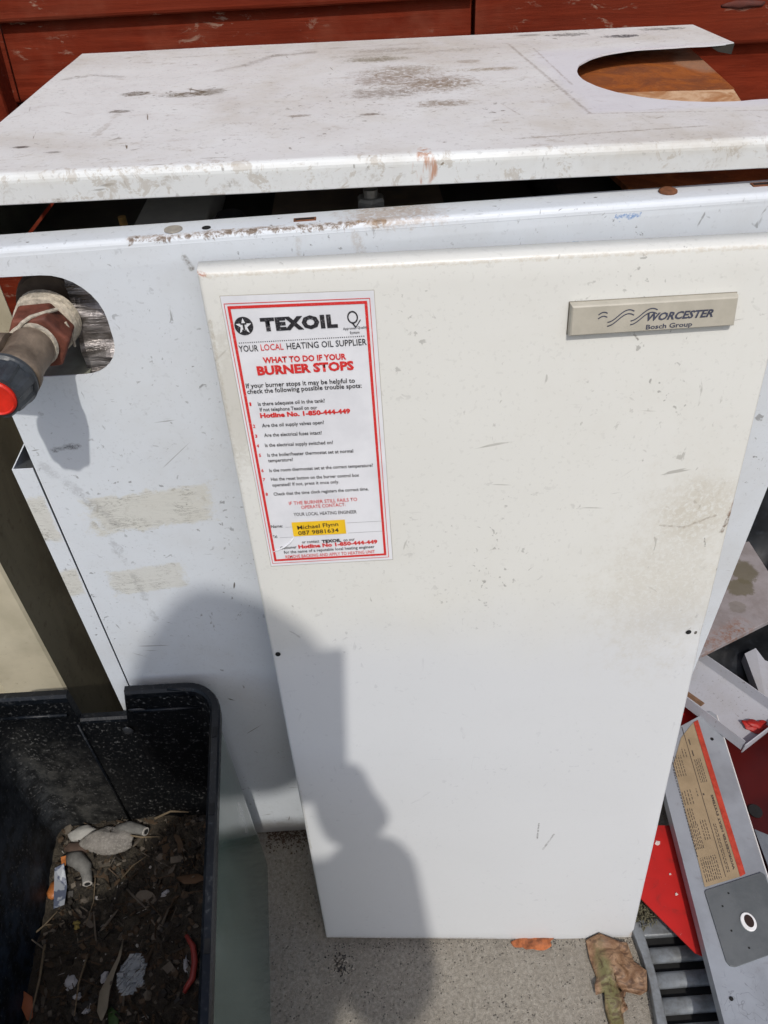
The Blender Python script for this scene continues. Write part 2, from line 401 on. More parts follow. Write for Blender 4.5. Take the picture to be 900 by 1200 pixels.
# black strip added in the slit to stand for its shade
obj('slit_shade_strip', B(-.3109, -.3088, .0025, .010, .003, .66), M_black, boiler)
# inside
bm = B(-.300, .300, .07, .33, .02, .70); B(-.15, .11, .06, .33, .70, .815, bm); B(.115, .300, .055, .33, .70, .835, bm)
obj('boiler_core', bm, M_dark, boiler, bevel=.004)
bm = B(-.198, -.145, .048, .16, .800, .834)
obj('insulation_block', bm, M_insul, boiler, bevel=.002)
obj('shelf_plate', B(-.296, -.202, .046, .30, .806, .8095), M_dark2, boiler)
obj('inner_plate', B(-.10, .03, .046, .20, .826, .8285), plain('brown_scale', (.12, .085, .055), .8, var=.5), boiler)
bm = bmesh.new(); lathe(bm, (-.128, .06, .82), (0, 0, 1), [(0, .012), (.014, .012), (.018, .009)], 18); obj('rubber_grommet', bm, plain('black_rubber', (.012, .013, .015), .35), boiler)
n = NB('rusty_steel', BASE); z1 = n.noise(22, 6, .7, 1.2); z2 = n.noise(140, 5, .7, 1.5)
c = n.mix(n.map(z1, .38, .66), (.33, .095, .016), (.17, .048, .012)); c = n.mix(n.map(z2, .55, .68, 0, .6), c, (.42, .15, .035))
rb = n.noise(30, 5, .7)
c = n.mix(n.math('MULTIPLY', n.blob((.282, .285, .872), (.016, .040, .05), .6, rb, .7), .5), c, (.33, .23, .16))
M_rust = n.out(c, n.map(z1, .3, .7, .45, .75), 0, n.bump(z2, .5, .0015))
n = NB('pale_scaled_steel', BASE); z1 = n.noise(40, 6, .7, 1.0)
c = n.mix(n.map(z1, .35, .62), (.58, .40, .25), (.36, .17, .07)); M_rust2 = n.out(c, .7, 0, n.bump(z1, .4, .0015))
bm = bmesh.new(); prism(bm, [(.13, .199, .8722), (.2800, .1880, .8722), (.2990, .362, .8722), (.13, .362, .8722)], (0, 0, -.004)); obj('rusty_plate', bm, M_rust, boiler)
obj('plate_support', B(.14, .27, .21, .35, .836, .8675), M_rust, boiler)
bm = bmesh.new(); prism(bm, [(.145, .120, .8640), (.2720, .120, .8640), (.2790, .1870, .8718), (.145, .1978, .8718)], (0, 0, -.004)); obj('scaled_flange', bm, M_rust2, boiler)
bm = bmesh.new(); prism(bm, [(.155, .044, .8475), (.303, .044, .8475), (.310, .203, .8475), (.14, .203, .8475)], (0, 0, -.004)); obj('rusty_plate', bm, M_rust, boiler)
obj('inner_side_plate', B(-.3000, -.2985, .030, .40, .8105, .858), M_dark2, boiler)  # extended upward to cover a sun leak at the left gap
# small fixings on and behind the front fold
M_rustd = plain('dark_rust', (.16, .06, .025), .8, var=.5, scale=220)
M_steel = plain('dull_steel', (.22, .21, .19), .42, .6, scale=200)
M_brass = plain('brass', (.42, .25, .08), .4, .8, scale=200)
bm = bmesh.new(); lathe(bm, (-.026, .043, .836), (0, 0, 1), [(0, .0105), (.013, .0105), (.015, .009)], 6); lathe(bm, (-.026, .043, .851), (0, 0, 1), [(0, .0052), (.005, .0052)], 12); obj('bolt', bm, M_steel, boiler)
bm = bmesh.new(); lathe(bm, (-.201, .047, .818), (0, 0, 1), [(0, .0035), (.012, .0035), (.012, .0052), (.018, .0052), (.018, .0028), (.026, .0028)], 14); obj('brass_fitting', bm, M_brass, boiler, smooth=False)
def fixing(name, x, y, rr, m, h=.0012, nn=16):
    bm = bmesh.new(); lathe(bm, (x, y, ztop(x)+.0003), (0, 0, 1), [(0, rr), (h*.6, rr*.97), (h, rr*.7)], nn); return obj(name, bm, m, boiler)
fixing('screw', -.1585, .011, .0062, plain('dirty_steel', (.38, .35, .30), .6, .3, scale=200))
fixing('screw', .172, .0155, .0062, M_rustd, .002)
fixing('drilled_hole', -.1365, .0105, .0030, M_black, .0004)
def slot(x, y, w, d):
    z = ztop(x); t = math.atan(.022); rot = Matrix.Rotation(-t, 3, 'Y')
    bm = bmesh.new(); box(bm, (x, y, z+.0003), (w, d, .0008), rot); box(bm, (x, y, z+.0008), (w*.84, d*.45, .0003), rot, 1); obj('slot', bm, [M_rustd, M_black], boiler)
slot(-.071, .0125, .015, .0048); slot(.236, .0165, .015, .0060)
# foil insulation, greenish shelf and dark pipe seen in the hole
n = NB('crinkled_foil'); z1 = n.noise(40, 5, .6, 1.5, stretch=(.3, 1, 1.6))
M_foil = n.out(n.mix(n.map(z1, .4, .65), (.15, .135, .125), (.50, .47, .47)), n.map(z1, .3, .7, .25, .5), .75, n.bump(z1, .8, .004))
bm = bmesh.new(); gx, gz = 14, 22; vv = {}
for i in range(gx):
    for j in range(gz):
        x = -.246+.046*i/(gx-1); zz = .722+.098*j/(gz-1)
        y = .010+.0028*abs(math.sin(j*.62+x*20))+.003*mnoise.noise(Vector((x*60, zz*90, 3)))+.018*(j/(gz-1))**2
        vv[i, j] = bm.verts.new((x, y, zz))
for i in range(gx-1):
    for j in range(gz-1): bm.faces.new((vv[i, j], vv[i+1, j], vv[i+1, j+1], vv[i, j+1]))
obj('foil_insulation', bm, M_foil, boiler, solid=.001)
bm = bmesh.new(); prism(bm, [(-.300, .004, .744), (-.243, .004, .744), (-.243, .10, .752), (-.300, .10, .752)], (0, 0, -.002)); obj('shelf_plate', bm, plain('grey_green_steel', (.24, .25, .20), .5, .1, var=.3, scale=90), boiler)
bm = bmesh.new(); lathe(bm, (-.262, .110, .788), (0, -1, 0), [(0, .027), (.075, .027), (.083, .025)], 28); tube(bm, [(-.262, .07, .79), (-.262, .072, .812)], .025, 20)
obj('flue_elbow', bm, plain('dark_brown_pipe', (.085, .06, .042), .6, .1, var=.5, scale=120), boiler, smooth=False)
# drain valve
VX, VZ = -.2625, .785
M_bronze = plain('grey_brown_bronze', (.17, .13, .095), .55, .25, var=.6, scale=90, bump=.9)
M_nut = plain('red_brown_iron', (.14, .042, .025), .7, .1, var=.6, scale=120, bump=.9)
M_tape = plain('white_thread_tape', (.46, .41, .33), .85, var=.55, scale=300, bump=.6)
M_capg = plain('dark_grey_plastic', (.030, .036, .043), .42, var=.5, scale=150, bump=.3)
M_capr = plain('bright_red_plastic', (.60, .016, .004), .42, var=.25, scale=130, bump=.4)
bm = bmesh.new()
lathe(bm, (VX, -.020, VZ), (0, -1, 0), [(0, .0136), (.004, .0148), (.012, .0150), (.020, .0142), (.030, .0144), (.036, .0160), (.044, .0160)], 28)
lathe(bm, (VX-.010, -.036, VZ), (-1, .1, .02), [(0, .016), (.03, .016), (.034, .0195), (.05, .0195)], 22)
vb = obj('drain_valve', bm, M_bronze, boiler)
for m in (vb,):
    for p in m.data.polygons: p.use_smooth = len(p.vertices) == 4
bm = bmesh.new(); lathe(bm, (VX, .004, VZ), (.10, -1, 0), [(0, .0200), (.002, .0217), (.0225, .0217), (.0245, .0200)], 6); obj('hex_nut', bm, M_nut, vb, bevel=.0012)
bm = bmesh.new()
for k in range(4): lathe(bm, (VX, .018-.0036*k, VZ), (.04*(k % 2), -1, .03*k), [(0, .0219-.0004*k), (.0016, .0227-.0004*k), (.0034, .0217-.0004*k)], 30)
lathe(bm, (VX, -.0195, VZ), (0, -1, .05), [(0, .0155), (.0012, .0166), (.0035, .0156)], 28)
tube(bm, [(VX-.017, -.0222, VZ+.002), (VX-.009, -.0225, VZ+.0105), (VX-.001, -.0222, VZ+.0175), (VX+.004, -.0185, VZ+.0195), (VX+.011, -.012, VZ+.0188), (VX+.016, -.002, VZ+.016)], .0013, 8)
obj('thread_tape', bm, M_tape, vb)
bm = bmesh.new()
lathe(bm, (VX-.004, -.062, VZ), (0, -1, 0), [(0, .0165), (.002, .0192), (.005, .0194), (.007, .0176)], 40)
nn = 48; prof = [(.007, 1.0), (.009, .96), (.019, .87), (.0235, .80)]
rings = []
for h, k in prof:
    ring = []
    for q in range(nn):
        t = q*2*math.pi/nn; rib = .0176+(.0014 if (q % 6) < 3 else -.0004)
        ring.append(bm.verts.new((VX-.004+rib*k*math.cos(t), -.062-h, VZ+rib*k*math.sin(t))))
    rings.append(ring)
for p, q in zip(rings, rings[1:]):
    for k in range(nn): bm.faces.new((p[k], p[(k+1) % nn], q[(k+1) % nn], q[k]))
bm.faces.new(rings[-1])
obj('valve_cap', bm, M_capg, vb)
bm = bmesh.new(); lathe(bm, (VX-.004, -.0850, VZ), (0, -1, 0), [(0, .0124), (.0018, .0123), (.0028, .0111), (.0020, .0102), (.0018, .004)], 36); obj('cap_disc', bm, M_capr, vb)
bm = bmesh.new(); tube(bm, [(-.243, -.004, .792), (-.2415, -.003, .782), (-.243, -.002, .772)], .0009, 6); obj('wire', bm, M_tape, boiler)

# ================================================================ LID
LB = (0, .19, .866)
lid = thing('boiler_lid', LB, 'white sheet steel lid resting askew on the boiler, with a large round flue cutout', 'lid')
n = NB('lid_white_paint', LB)
c, mid, fl = wear(n, (.72, .742, .738), (.47, .43, .36), .75, .75, (.085, .070, .050), 1.0, 1.0, 5, True)
lz = n.noise(60, 5, .75, .6); lz2 = n.noise(170, 4, .75, .8); lz3 = n.noise(25, 4, .6)
# the area round the cutout stayed cleaner: it ends on two scored lines
sx = n.t.nodes.new('ShaderNodeSeparateXYZ'); n.t.links.new(n.P, sx.inputs[0]); X, Y_, Z_ = sx.outputs
mz = n.math('MULTIPLY', n.map(n.math('ADD', X, n.math('MULTIPLY', lz3, .02)), .13, .15), n.map(n.math('ADD', Y_, n.math('MULTIPLY', lz3, .01)), .083, .095))
mz = n.math('MULTIPLY', mz, n.map(Y_, .27, .30, 1, 0))
c = n.mix(n.math('MULTIPLY', mz, .75), c, (.66, .675, .72))
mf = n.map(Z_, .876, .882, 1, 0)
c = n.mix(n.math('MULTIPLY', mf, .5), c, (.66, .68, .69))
Zl = .8855
for cx, cy, rx, ry, k, col, e in (
    (-.210, .200, .011, .0065, .9, (.11, .09, .06), .5), (-.168, .190, .016, .007, .9, (.12, .10, .06), .6), (-.150, .195, .012, .010, .7, (.14, .12, .08), .6),
    (-.212, .148, .008, .004, .85, (.13, .12, .10), .5), (-.263, .068, .006, .0025, .9, (.08, .07, .06), .4), (-.237, .053, .006, .002, .6, (.10, .09, .08), .4),
    (-.012, .285, .026, .010, .75, (.17, .15, .09), .8), (.000, .320, .03, .009, .5, (.2, .17, .12), .8), (.008, .234, .030, .020, .75, (.26, .21, .15), .9), (.034, .188, .030, .022, .85, (.24, .185, .125), .9), (-.008, .205, .022, .016, .7, (.26, .21, .16), .9),
    (-.010, .165, .026, .014, .7, (.20, .16, .12), .9), (.033, .128, .020, .008, .75, (.20, .15, .09), .8), (.084, .228, .024, .006, .75, (.30, .25, .17), .6), (.07, .26, .01, .006, .6, (.3, .25, .19), .6),
    (.177, .352, .018, .006, .8, (.12, .12, .12), .5), (.226, .334, .018, .006, .95, (.06, .07, .08), .4), (.270, .358, .020, .006, .8, (.10, .10, .10), .6), (.140, .358, .012, .004, .7, (.12, .12, .12), .6), (.20, .372, .03, .003, .6, (.14, .13, .12), .6),
    (-.075, .113, .008, .003, .7, (.16, .12, .08), .5), (-.022, .108, .007, .003, .8, (.15, .12, .09), .4)):
    c = n.mix(n.math('MULTIPLY', n.blob((cx, cy, Zl), (rx, ry, .03), e*1.3, lz2, 1.5 if rx > .015 else 1.0, .0 if rx > .015 else .35), k), c, col)
for a, b2, w, k, col in (((-.283, .262), (-.262, .272), .006, .45, (.14, .12, .10)), ((-.262, .272), (-.235, .262), .005, .45, (.14, .12, .10)), ((-.15, .268), (-.13, .285), .008, .35, (.18, .15, .12)), ((-.13, .285), (-.105, .318), .007, .45, (.16, .13, .10)), ((-.105, .318), (-.07, .326), .007, .5, (.16, .13, .10)),
    ((-.212, .146), (-.216, .090), .0035, .35, (.25, .2, .14)), ((-.20, .330), (.05, .345), .003, .3, (.2, .17, .14)), ((-.05, .300), (.10, .310), .006, .35, (.22, .19, .15))):
    c = n.mix(n.math('MULTIPLY', n.seg((*a, Zl), (*b2, Zl), w, lz, .010), k), c, col)
for a, b2, w in (((.115, .320), (.131, .098), .0017), ((.131, .098), (.132, .085), .0016), ((.134, .300), (.138, .165), .0012), ((.131, .084), (.31, .066), .0012), ((.07, .035), (.20, .043), .0014), ((.075, .12), (.083, .09), .0010)):
    c = n.mix(n.math('MULTIPLY', n.seg((*a, Zl), (*b2, Zl), w*1.4, lz2, .0016), .62), c, (.25, .22, .18))
br = n.noise(34, 5, .72, .8, stretch=(.6, 1.6, 1)); bs = lz2
c = n.mix(n.math('MULTIPLY', n.math('MULTIPLY', n.map(br, .56, .68), n.map(bs, .42, .60)), .42), c, (.25, .19, .12))
c = n.mix(n.math('MULTIPLY', n.seg((-.165, .0125, .8862), (-.11, .0125, .8862), .0025, lz2, .004), .6), c, (.36, .29, .20))
# rusty scrape and dried drips on the front skirt
dr = n.noise(300, 3, .6, stretch=(1, 1, .15))
c = n.mix(n.math('MULTIPLY', n.blob((.009, .012, .8780), (.0078, .02, .0100), .3, lz2, .3), n.map(dr, .40, .62, .0, .85)), c, (.44, .20, .10))
c = n.mix(n.math('MULTIPLY', n.seg((.075, .012, .8865), (.160, .012, .8865), .0026, lz2, .004), .5), c, (.45, .42, .36))
c = n.mix(n.math('MULTIPLY', n.math('MULTIPLY', n.map(Y_, .016, .022, 1, 0), n.map(lz, .55, .62)), .45), c, (.36, .30, .22))
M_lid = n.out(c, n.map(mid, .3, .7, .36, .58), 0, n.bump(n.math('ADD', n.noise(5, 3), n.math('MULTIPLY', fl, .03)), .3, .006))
Z0 = .8862; rr = .0055
path = [(.310, .0978), (.310, .0115), (-.3045, .0115), (-.300, .3745), (.3070, .3775)]
bm = bmesh.new()
def sub(p):
    out = []
    for a, b2 in zip(p, p[1:]):
        a = Vector(a); b2 = Vector(b2); k = max(1, int((b2-a).length/.04)); out += [tuple(a.lerp(b2, i/k)) for i in range(k)]
    return out+[p[-1]]
# offset corners first, then subdivide, so mitres stay clean
def ring(d, z):
    q = inset_path(path, -d)
    segs = []
    for a, b2, oa, ob in zip(q, q[1:], path, path[1:]):
        k = max(1, int((Vector(ob)-Vector(oa)).length/.04)); segs += [a.lerp(b2, i/k) for i in range(k)]
    segs.append(q[-1])
    return [bm.verts.new((p.x, p.y, z+.0006*mnoise.noise(Vector((p.x*9, p.y*9, 1))))) for p in segs]
lp = [(rr*(1-math.sin(t)), Z0-rr*(1-math.cos(t))) for t in (R(q) for q in (0, 18, 36, 54, 72, 90))]
lp += [(.0, .868), (.0012, .8672), (.009, .8672)]
rings = [ring(d, z) for d, z in lp]
for p, q in zip(rings, rings[1:]):
    for k in range(len(p)-1): bm.faces.new((p[k], p[k+1], q[k+1], q[k]))
arc = []
for k in range(0, 41):   # ragged round cut, from the back round to the front
    t = R(97+(283-97)*k/40); ra = .0905+.0010*mnoise.noise(Vector((k*.45, 4, 0)))
    arc.append((.2405+ra*math.cos(t), .1875+ra*math.sin(t)))
back = [(.300, .2810), (.285, .2792), (.27, .2800), (.255, .2782)]
front = [(.275, .0985), (.290, .0972)]
top = rings[0]+[bm.verts.new((x, y, Z0)) for x, y in [(.3140, .2850)]+back+arc+front]
bm.faces.new(top)
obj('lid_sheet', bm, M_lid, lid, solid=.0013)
# bent tab of the cut edge hanging at the back right corner
bm = bmesh.new(); poly(bm, [(.290, .2822, .8852), (.3140, .2852, .8855), (.3135, .2856, .8772), (.300, .2838, .8800)]); obj('torn_edge', bm, M_dark, lid, solid=.0015)

# ================================================================ DOOR
DB = (.065, -.150, 0)
door = thing('boiler_door', DB, 'detached cream-white boiler door leaning on the front of the casing, with red-framed sticker and badge', 'door')
def ydoor(x, z):
    k = .495; y = -.025+(1-z/.832)*(-.130-.0375*(x-.065))
    return y+.004*(z/k if z < k else max(0, (.832-z)/(.832-k)))
def on_door(x, z, o=.0003): return Vector((x, ydoor(x, z)-o, z))
n = NB('door_cream_paint', DB)
c, mid, fl = wear(n, (.695, .697, .66), (.56, .54, .47), .30, .5, (.11, .10, .085), .45, .9, 9)
bz = n.noise(45, 5, .7); bz2 = n.noise(150, 4, .75, .6)
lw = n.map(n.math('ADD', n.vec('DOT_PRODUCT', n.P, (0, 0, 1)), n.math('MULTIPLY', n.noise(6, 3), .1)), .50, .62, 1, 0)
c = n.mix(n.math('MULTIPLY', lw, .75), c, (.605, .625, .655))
c = n.mix(n.math('MULTIPLY', n.blob((.225, -.05, .63), (.030, .05, .026), 1.2, bz, .7, 0), .4), c, (.48, .43, .33))
for a, b2, w, k, col in (((.252, .634), (.2505, .622), .0032, .95, (.22, .075, .03)), ((.2505, .622), (.247, .606), .0022, .8, (.12, .07, .04)), ((-.142, .833), (-.138, .8315), .0032, .9, (.38, .10, .03)),
    ((.150, .776), (.153, .7725), .0011, .8, (.12, .11, .09)), ((.195, .615), (.215, .612), .0012, .55, (.25, .2, .15)), ((.215, .612), (.238, .622), .0016, .6, (.25, .2, .15)),
    ((.125, .205), (.125, .232), .0012, .8, (.14, .13, .13)), ((.133, .186), (.143, .212), .0014, .6, (.16, .15, .15)), ((.234, .60), (.236, .592), .001, .7, (.1, .09, .08)),
    ((-.135, .830), (.245, .8305), .0020, .35, (.45, .36, .24)), ((.255, .003), (.262, .02), .003, .5, (.45, .3, .18)), ((-.12, .016), (.26, -.006), .0022, .45, (.30, .24, .18)), ((-.138, .80), (-.126, .2), .0016, .5, (.40, .36, .28))):
    nzz = bz2
    c = n.mix(n.math('MULTIPLY', n.seg((a[0], ydoor(*a), a[1]), (b2[0], ydoor(*b2), b2[1]), w*1.0, nzz, w*1.3), k), c, col)
c = n.mix(n.math('MULTIPLY', n.blob((-.132, -.03, .74), (.012, .05, .05), .8, bz2, 1.2), .35), c, (.40, .37, .30))
c = n.mix(n.math('MULTIPLY', n.blob((.21, -.05, .55), (.05, .09, .08), 1.2, n.noise(80, 4, .7), 1.4, 0), .25), c, (.45, .40, .30))
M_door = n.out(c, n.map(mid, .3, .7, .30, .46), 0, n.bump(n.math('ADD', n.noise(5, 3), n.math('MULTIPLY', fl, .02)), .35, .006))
TL, TR, BR, BL = (-.1413, .8321), (.2489, .8328), (.2597, -.0100), (-.1246, .0130)
nu, nv = 30, 60; ed = [(0, .013), (0, .0030), (.0004, .0014), (.0014, .0004), (.0030, 0)]
W_, H_ = .388, .832
us = [e/W_ for e, d in ed]+[.0030/W_+(1-.006/W_)*i/nu for i in range(1, nu)]+[1-e/W_ for e, d in reversed(ed)]
du = [d for e, d in ed]+[0]*(nu-1)+[d for e, d in reversed(ed)]
vs_ = [e/H_ for e, d in ed]+[.0030/H_+(1-.006/H_)*i/nv for i in range(1, nv)]+[1-e/H_ for e, d in reversed(ed)]
dv = [d for e, d in ed]+[0]*(nv-1)+[d for e, d in reversed(ed)]
bm = bmesh.new(); G = []
for v, b_d in zip(vs_, dv):
    row = []
    for u, a_d in zip(us, du):
        x = (1-v)*((1-u)*BL[0]+u*BR[0])+v*((1-u)*TL[0]+u*TR[0]); z = (1-v)*((1-u)*BL[1]+u*BR[1])+v*((1-u)*TL[1]+u*TR[1])
        dep = max(a_d, b_d)
        y = ydoor(x, z)+.0004*mnoise.noise(Vector((x*9, z*9, 0)))
        # dented pull toward the two screws at mid height
        for sx_, sz_ in ((-.129, .4925), (.2405, .4965)):
            dd = math.hypot((x-sx_)/.035, (z-sz_)/.012); y += .0018*math.exp(-dd*dd)
        row.append(bm.verts.new((x, y+dep, z+dep*.155)))
    G.append(row)
for p, q in zip(G, G[1:]):
    for k in range(len(p)-1):
        f = bm.faces.new((p[k], p[k+1], q[k+1], q[k])); f.smooth = True
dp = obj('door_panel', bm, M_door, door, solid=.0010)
for x, z in ((-.1290, .4925), (.2405, .4965)):
    bm = bmesh.new(); yy = ydoor(x, z)+.0010; lathe(bm, (x, yy, z), (0, -1, .15), [(0, .0024), (.0004, .0024)], 14); obj('screw_hole', bm, M_black, door)
bm = bmesh.new(); lathe(bm, (.2485, ydoor(.2485, .4945)+.0032, .4945), (.3, -1, .15), [(0, .003), (.0012, .0028), (.0016, .0018)], 10); obj('screw', bm, M_steel, door)

# sticker: print coordinates 0..100 by 0..218 from its top left corner
ST = dict(TL=(-.1285, .8166), TR=(-.028, .8154), BR=(-.0226, .5943), BL=(-.1225, .5934))
def stk(x, y, o=.0006):
    u, v = x/100, y/218
    X = (1-v)*((1-u)*ST['TL'][0]+u*ST['TR'][0])+v*((1-u)*ST['BL'][0]+u*ST['BR'][0])
    Z = (1-v)*((1-u)*ST['TL'][1]+u*ST['TR'][1])+v*((1-u)*ST['BL'][1]+u*ST['BR'][1])
    return on_door(X, Z, o)
n = NB('sticker_paper'); z1 = n.noise(30, 4, .6); M_paper = n.out(n.mix(n.map(z1, .35, .7), (.74, .75, .78), (.66, .67, .70)), .38, 0, n.bump(n.noise(18, 3), .25, .003))
M_clear = plain('yellowed_film_margin', (.66, .63, .58), .3, var=.06)
def ink(name, col):
    n = NB(name); z = n.noise(900, 3, .7); return n.out(n.mix(n.map(z, .55, .75, 0, .35), col, (.7, .7, .72)), .45)
M_ink = ink('black_ink', (.015, .014, .018)); M_red = ink('red_ink', (.62, .022, .020)); M_grey = ink('grey_ink', (.30, .30, .32)); M_inkp = plain('pen_ink', (.04, .025, .015), .5)
M_yel = plain('yellow_label_paper', (.80, .50, .015), .5, var=.08)
def patch(bm, x0, y0, x1, y1, o, fn, k=10, mat=0):
    for i in range(k):
        a = y0+(y1-y0)*i/k; b2 = y0+(y1-y0)*(i+1)/k
        poly(bm, [fn(x0, a, o), fn(x1, a, o), fn(x1, b2, o), fn(x0, b2, o)], mat)
bm = bmesh.new(); NU, NV = 8, 24; VV = [[bm.verts.new(stk(100*i/NU, 218*j/NV, .00035)) for i in range(NU+1)] for j in range(NV+1)]
for j in range(NV):
    for i in range(NU): bm.faces.new((VV[j][i], VV[j][i+1], VV[j+1][i+1], VV[j+1][i]))
sticker = obj('sticker', bm, M_paper, door, solid=.00015, offset=1)
M_line = plain('sticker_edge_dirt', (.42, .39, .34), .6)
bm = bmesh.new()
for a in ((-.4, -.4, 100.4, 0), (-.4, 218, 100.4, 218.5), (-.4, 0, 0, 218), (100, 0, 100.4, 218)): patch(bm, *a, .00035, stk)
obj('edge_line', bm, M_line, sticker)
bm = bmesh.new()
def rect_ring(x0, y0, x1, y1, w, bm, tl=0):
    patch(bm, x0, y0, x1, y0+w, .0007, stk, 1); patch(bm, x0, y1-w, x1, y1, .0007, stk, 1)
    patch(bm, x0, y0+w, x0+w, y1-w, .0007, stk, 14); patch(bm, x1-w, y0+w, x1, y1-w, .0007, stk, 14)
rect_ring(3.4, 6.4, 95.2, 213.2, 1.9, bm); rect_ring(1.4, 4.6, 97.2, 215.4, .45, bm)
obj('red_border', bm, M_red, sticker)
def pf(x, y): return stk(x, y, .0009)
def line_of(s, bold, m, x0, y0, x1, y1, hs=None, name='printed_line', fn=pf, par=None, **kw):
    bm = place_text(s, x0, y0, x1, y1, fn, bold, hscale=hs, **kw); return obj(name, bm, m, par or sticker)
TEXT = [
    ('TEXOIL', 'b', 'K', 23.3, 23.3, 74.4, 22.7),
    ('YOUR', 'm', 'K', 5.9, 37.2, 19.0, 37.3),
    ('LOCAL', 'm', 'R', 20.8, 37.0, 36.1, 36.9),
    ('HEATING OIL SUPPLIER', 'm', 'K', 38.4, 36.9, 92.7, 36.1),
    ('WHAT TO DO IF YOUR', 'b', 'R', 20.9, 45.9, 77.9, 45.6),
    ('BURNER STOPS', 'b', 'R', 15.7, 54.2, 82.6, 53.2),
    ('If your burner stops it may be helpful to', 'm', 'K', 6.2, 63.4, 82.4, 62.9),
    ('check the following possible trouble spots:', 'm', 'K', 6.3, 67.7, 86.8, 66.9),
    ('1', 'b', 'R', 6.3, 76.7, 7.6, 76.7),
    ('Is there adequate oil in the tank?', 'm', 'K', 12.3, 77.0, 59.8, 76.7),
    ('If not telephone Texoil on our', 'm', 'K', 12.9, 81.4, 53.8, 81.7),
    ('Hotline No. 1-850-444-449', 'b', 'R', 12.4, 86.3, 77.1, 85.9),
    ('2', 'b', 'R', 5.9, 93.8, 7.5, 93.9),
    ('Are the oil supply valves open?', 'm', 'K', 12.5, 93.8, 57.4, 93.5),
    ('3', 'b', 'R', 6.1, 101.7, 7.7, 101.8),
    ('Are the electrical fuses intact?', 'm', 'K', 12.8, 101.5, 54.9, 101.6),
    ('4', 'b', 'R', 6.0, 109.6, 7.7, 109.7),
    ('Is the electrical supply switched on?', 'm', 'K', 12.2, 109.6, 62.3, 109.9),
    ('5', 'b', 'R', 6.3, 117.4, 7.9, 117.5),
    ('Is the boiler/heater thermostat set at normal', 'm', 'K', 12.6, 117.7, 76.4, 117.7),
    ('temperature?', 'm', 'K', 12.5, 122.4, 31.0, 122.3),
    ('6', 'b', 'R', 6.1, 130.3, 7.8, 130.4),
    ('Is the room thermostat set at the correct temperature?', 'm', 'K', 12.1, 130.7, 90.1, 130.5),
    ('7', 'b', 'R', 6.0, 138.1, 7.7, 138.2),
    ('Has the reset button on the burner control box', 'm', 'K', 12.2, 138.2, 79.1, 138.4),
    ('operated? If not, press it once only.', 'm', 'K', 12.4, 143.3, 63.4, 143.3),
    ('8', 'b', 'R', 6.1, 150.9, 7.8, 151.0),
    ('Check that the time clock registers the correct time.', 'm', 'K', 12.2, 151.3, 85.3, 150.9),
    ('IF THE BURNER STILL FAILS TO', 'm', 'R', 22.8, 160.4, 75.8, 159.8),
    ('OPERATE CONTACT:', 'm', 'R', 31.8, 164.6, 66.3, 163.9),
    ('YOUR LOCAL HEATING ENGINEER', 'm', 'K', 25.0, 170.7, 74.4, 171.2),
    ('Name:', 'm', 'K', 5.7, 180.7, 15.0, 180.5),
    ('Tel:', 'm', 'K', 6.0, 190.5, 9.5, 190.2),
    ('Michael Flynn', 'h', 'K', 26.4, 183.2, 59.0, 181.6),
    ('087 9881634', 'h', 'K', 26.4, 188.4, 58.7, 187.4),
    ('or contact', 'm', 'K', 28.1, 196.9, 42.1, 196.9),
    ('TEXOIL', 'b', 'K', 44.1, 197.5, 59.8, 197.1),
    ('on our', 'm', 'K', 61.6, 197.2, 70.8, 196.8),
    ('Customer', 'm', 'K', 10.1, 201.6, 23.3, 201.3),
    ('Hotline No 1-850-444-449', 'b', 'R', 24.7, 201.7, 88.8, 200.7),
    ('for the name of a reputable local heating engineer', 'm', 'K', 12.3, 206.0, 86.1, 205.1),
    ('REMOVE BACKING AND APPLY TO HEATING UNIT', 'm', 'R', 13.0, 210.8, 86.0, 210.2),
]
for s, st, m, x0, y0, x1, y1 in TEXT:
    mm = M_ink if m == 'K' else M_red; hs = None; bold = .006; nm = 'printed_line'; kw = {}
    if st == 'b': bold = .028
    if s == 'TEXOIL' and y0 < 50: bold = .062; hs = 11.3; nm = 'heading'; kw = dict(spacing=1.12)
    elif s == 'TEXOIL': bold = .05; hs = 3.9
    elif s == 'BURNER STOPS': hs = 8.6; bold = .048; nm = 'heading'
    elif s == 'WHAT TO DO IF YOUR': hs = 5.7; bold = .035; nm = 'heading'
    elif s.startswith('Hotline'): hs = 4.8; bold = .05
    elif st == 'h': hs = 5.2; bold = .012
    elif s in ('YOUR', 'LOCAL', 'HEATING OIL SUPPLIER'): hs = 6.2; bold = .006
    elif st == 'm' and s.isupper(): hs = 4.3
    elif s.startswith(('If your', 'check')): hs = 4.9; bold = .014
    elif s[0].isdigit() and len(s) == 1: hs = 3.6
    else: hs = 4.0; bold = .012
    line_of(s, bold, mm if st != 'h' else M_inkp, x0, y0, x1, y1, hs, nm if st != 'h' else 'handwritten_line', fn=(pf if st != 'h' else (lambda x, y: stk(x, y, .0013))), **kw)
bm = bmesh.new(); patch(bm, 22.3, 176.4, 64.5, 189.6, .0010, stk, 3); obj('yellow_label', bm, M_yel, sticker)
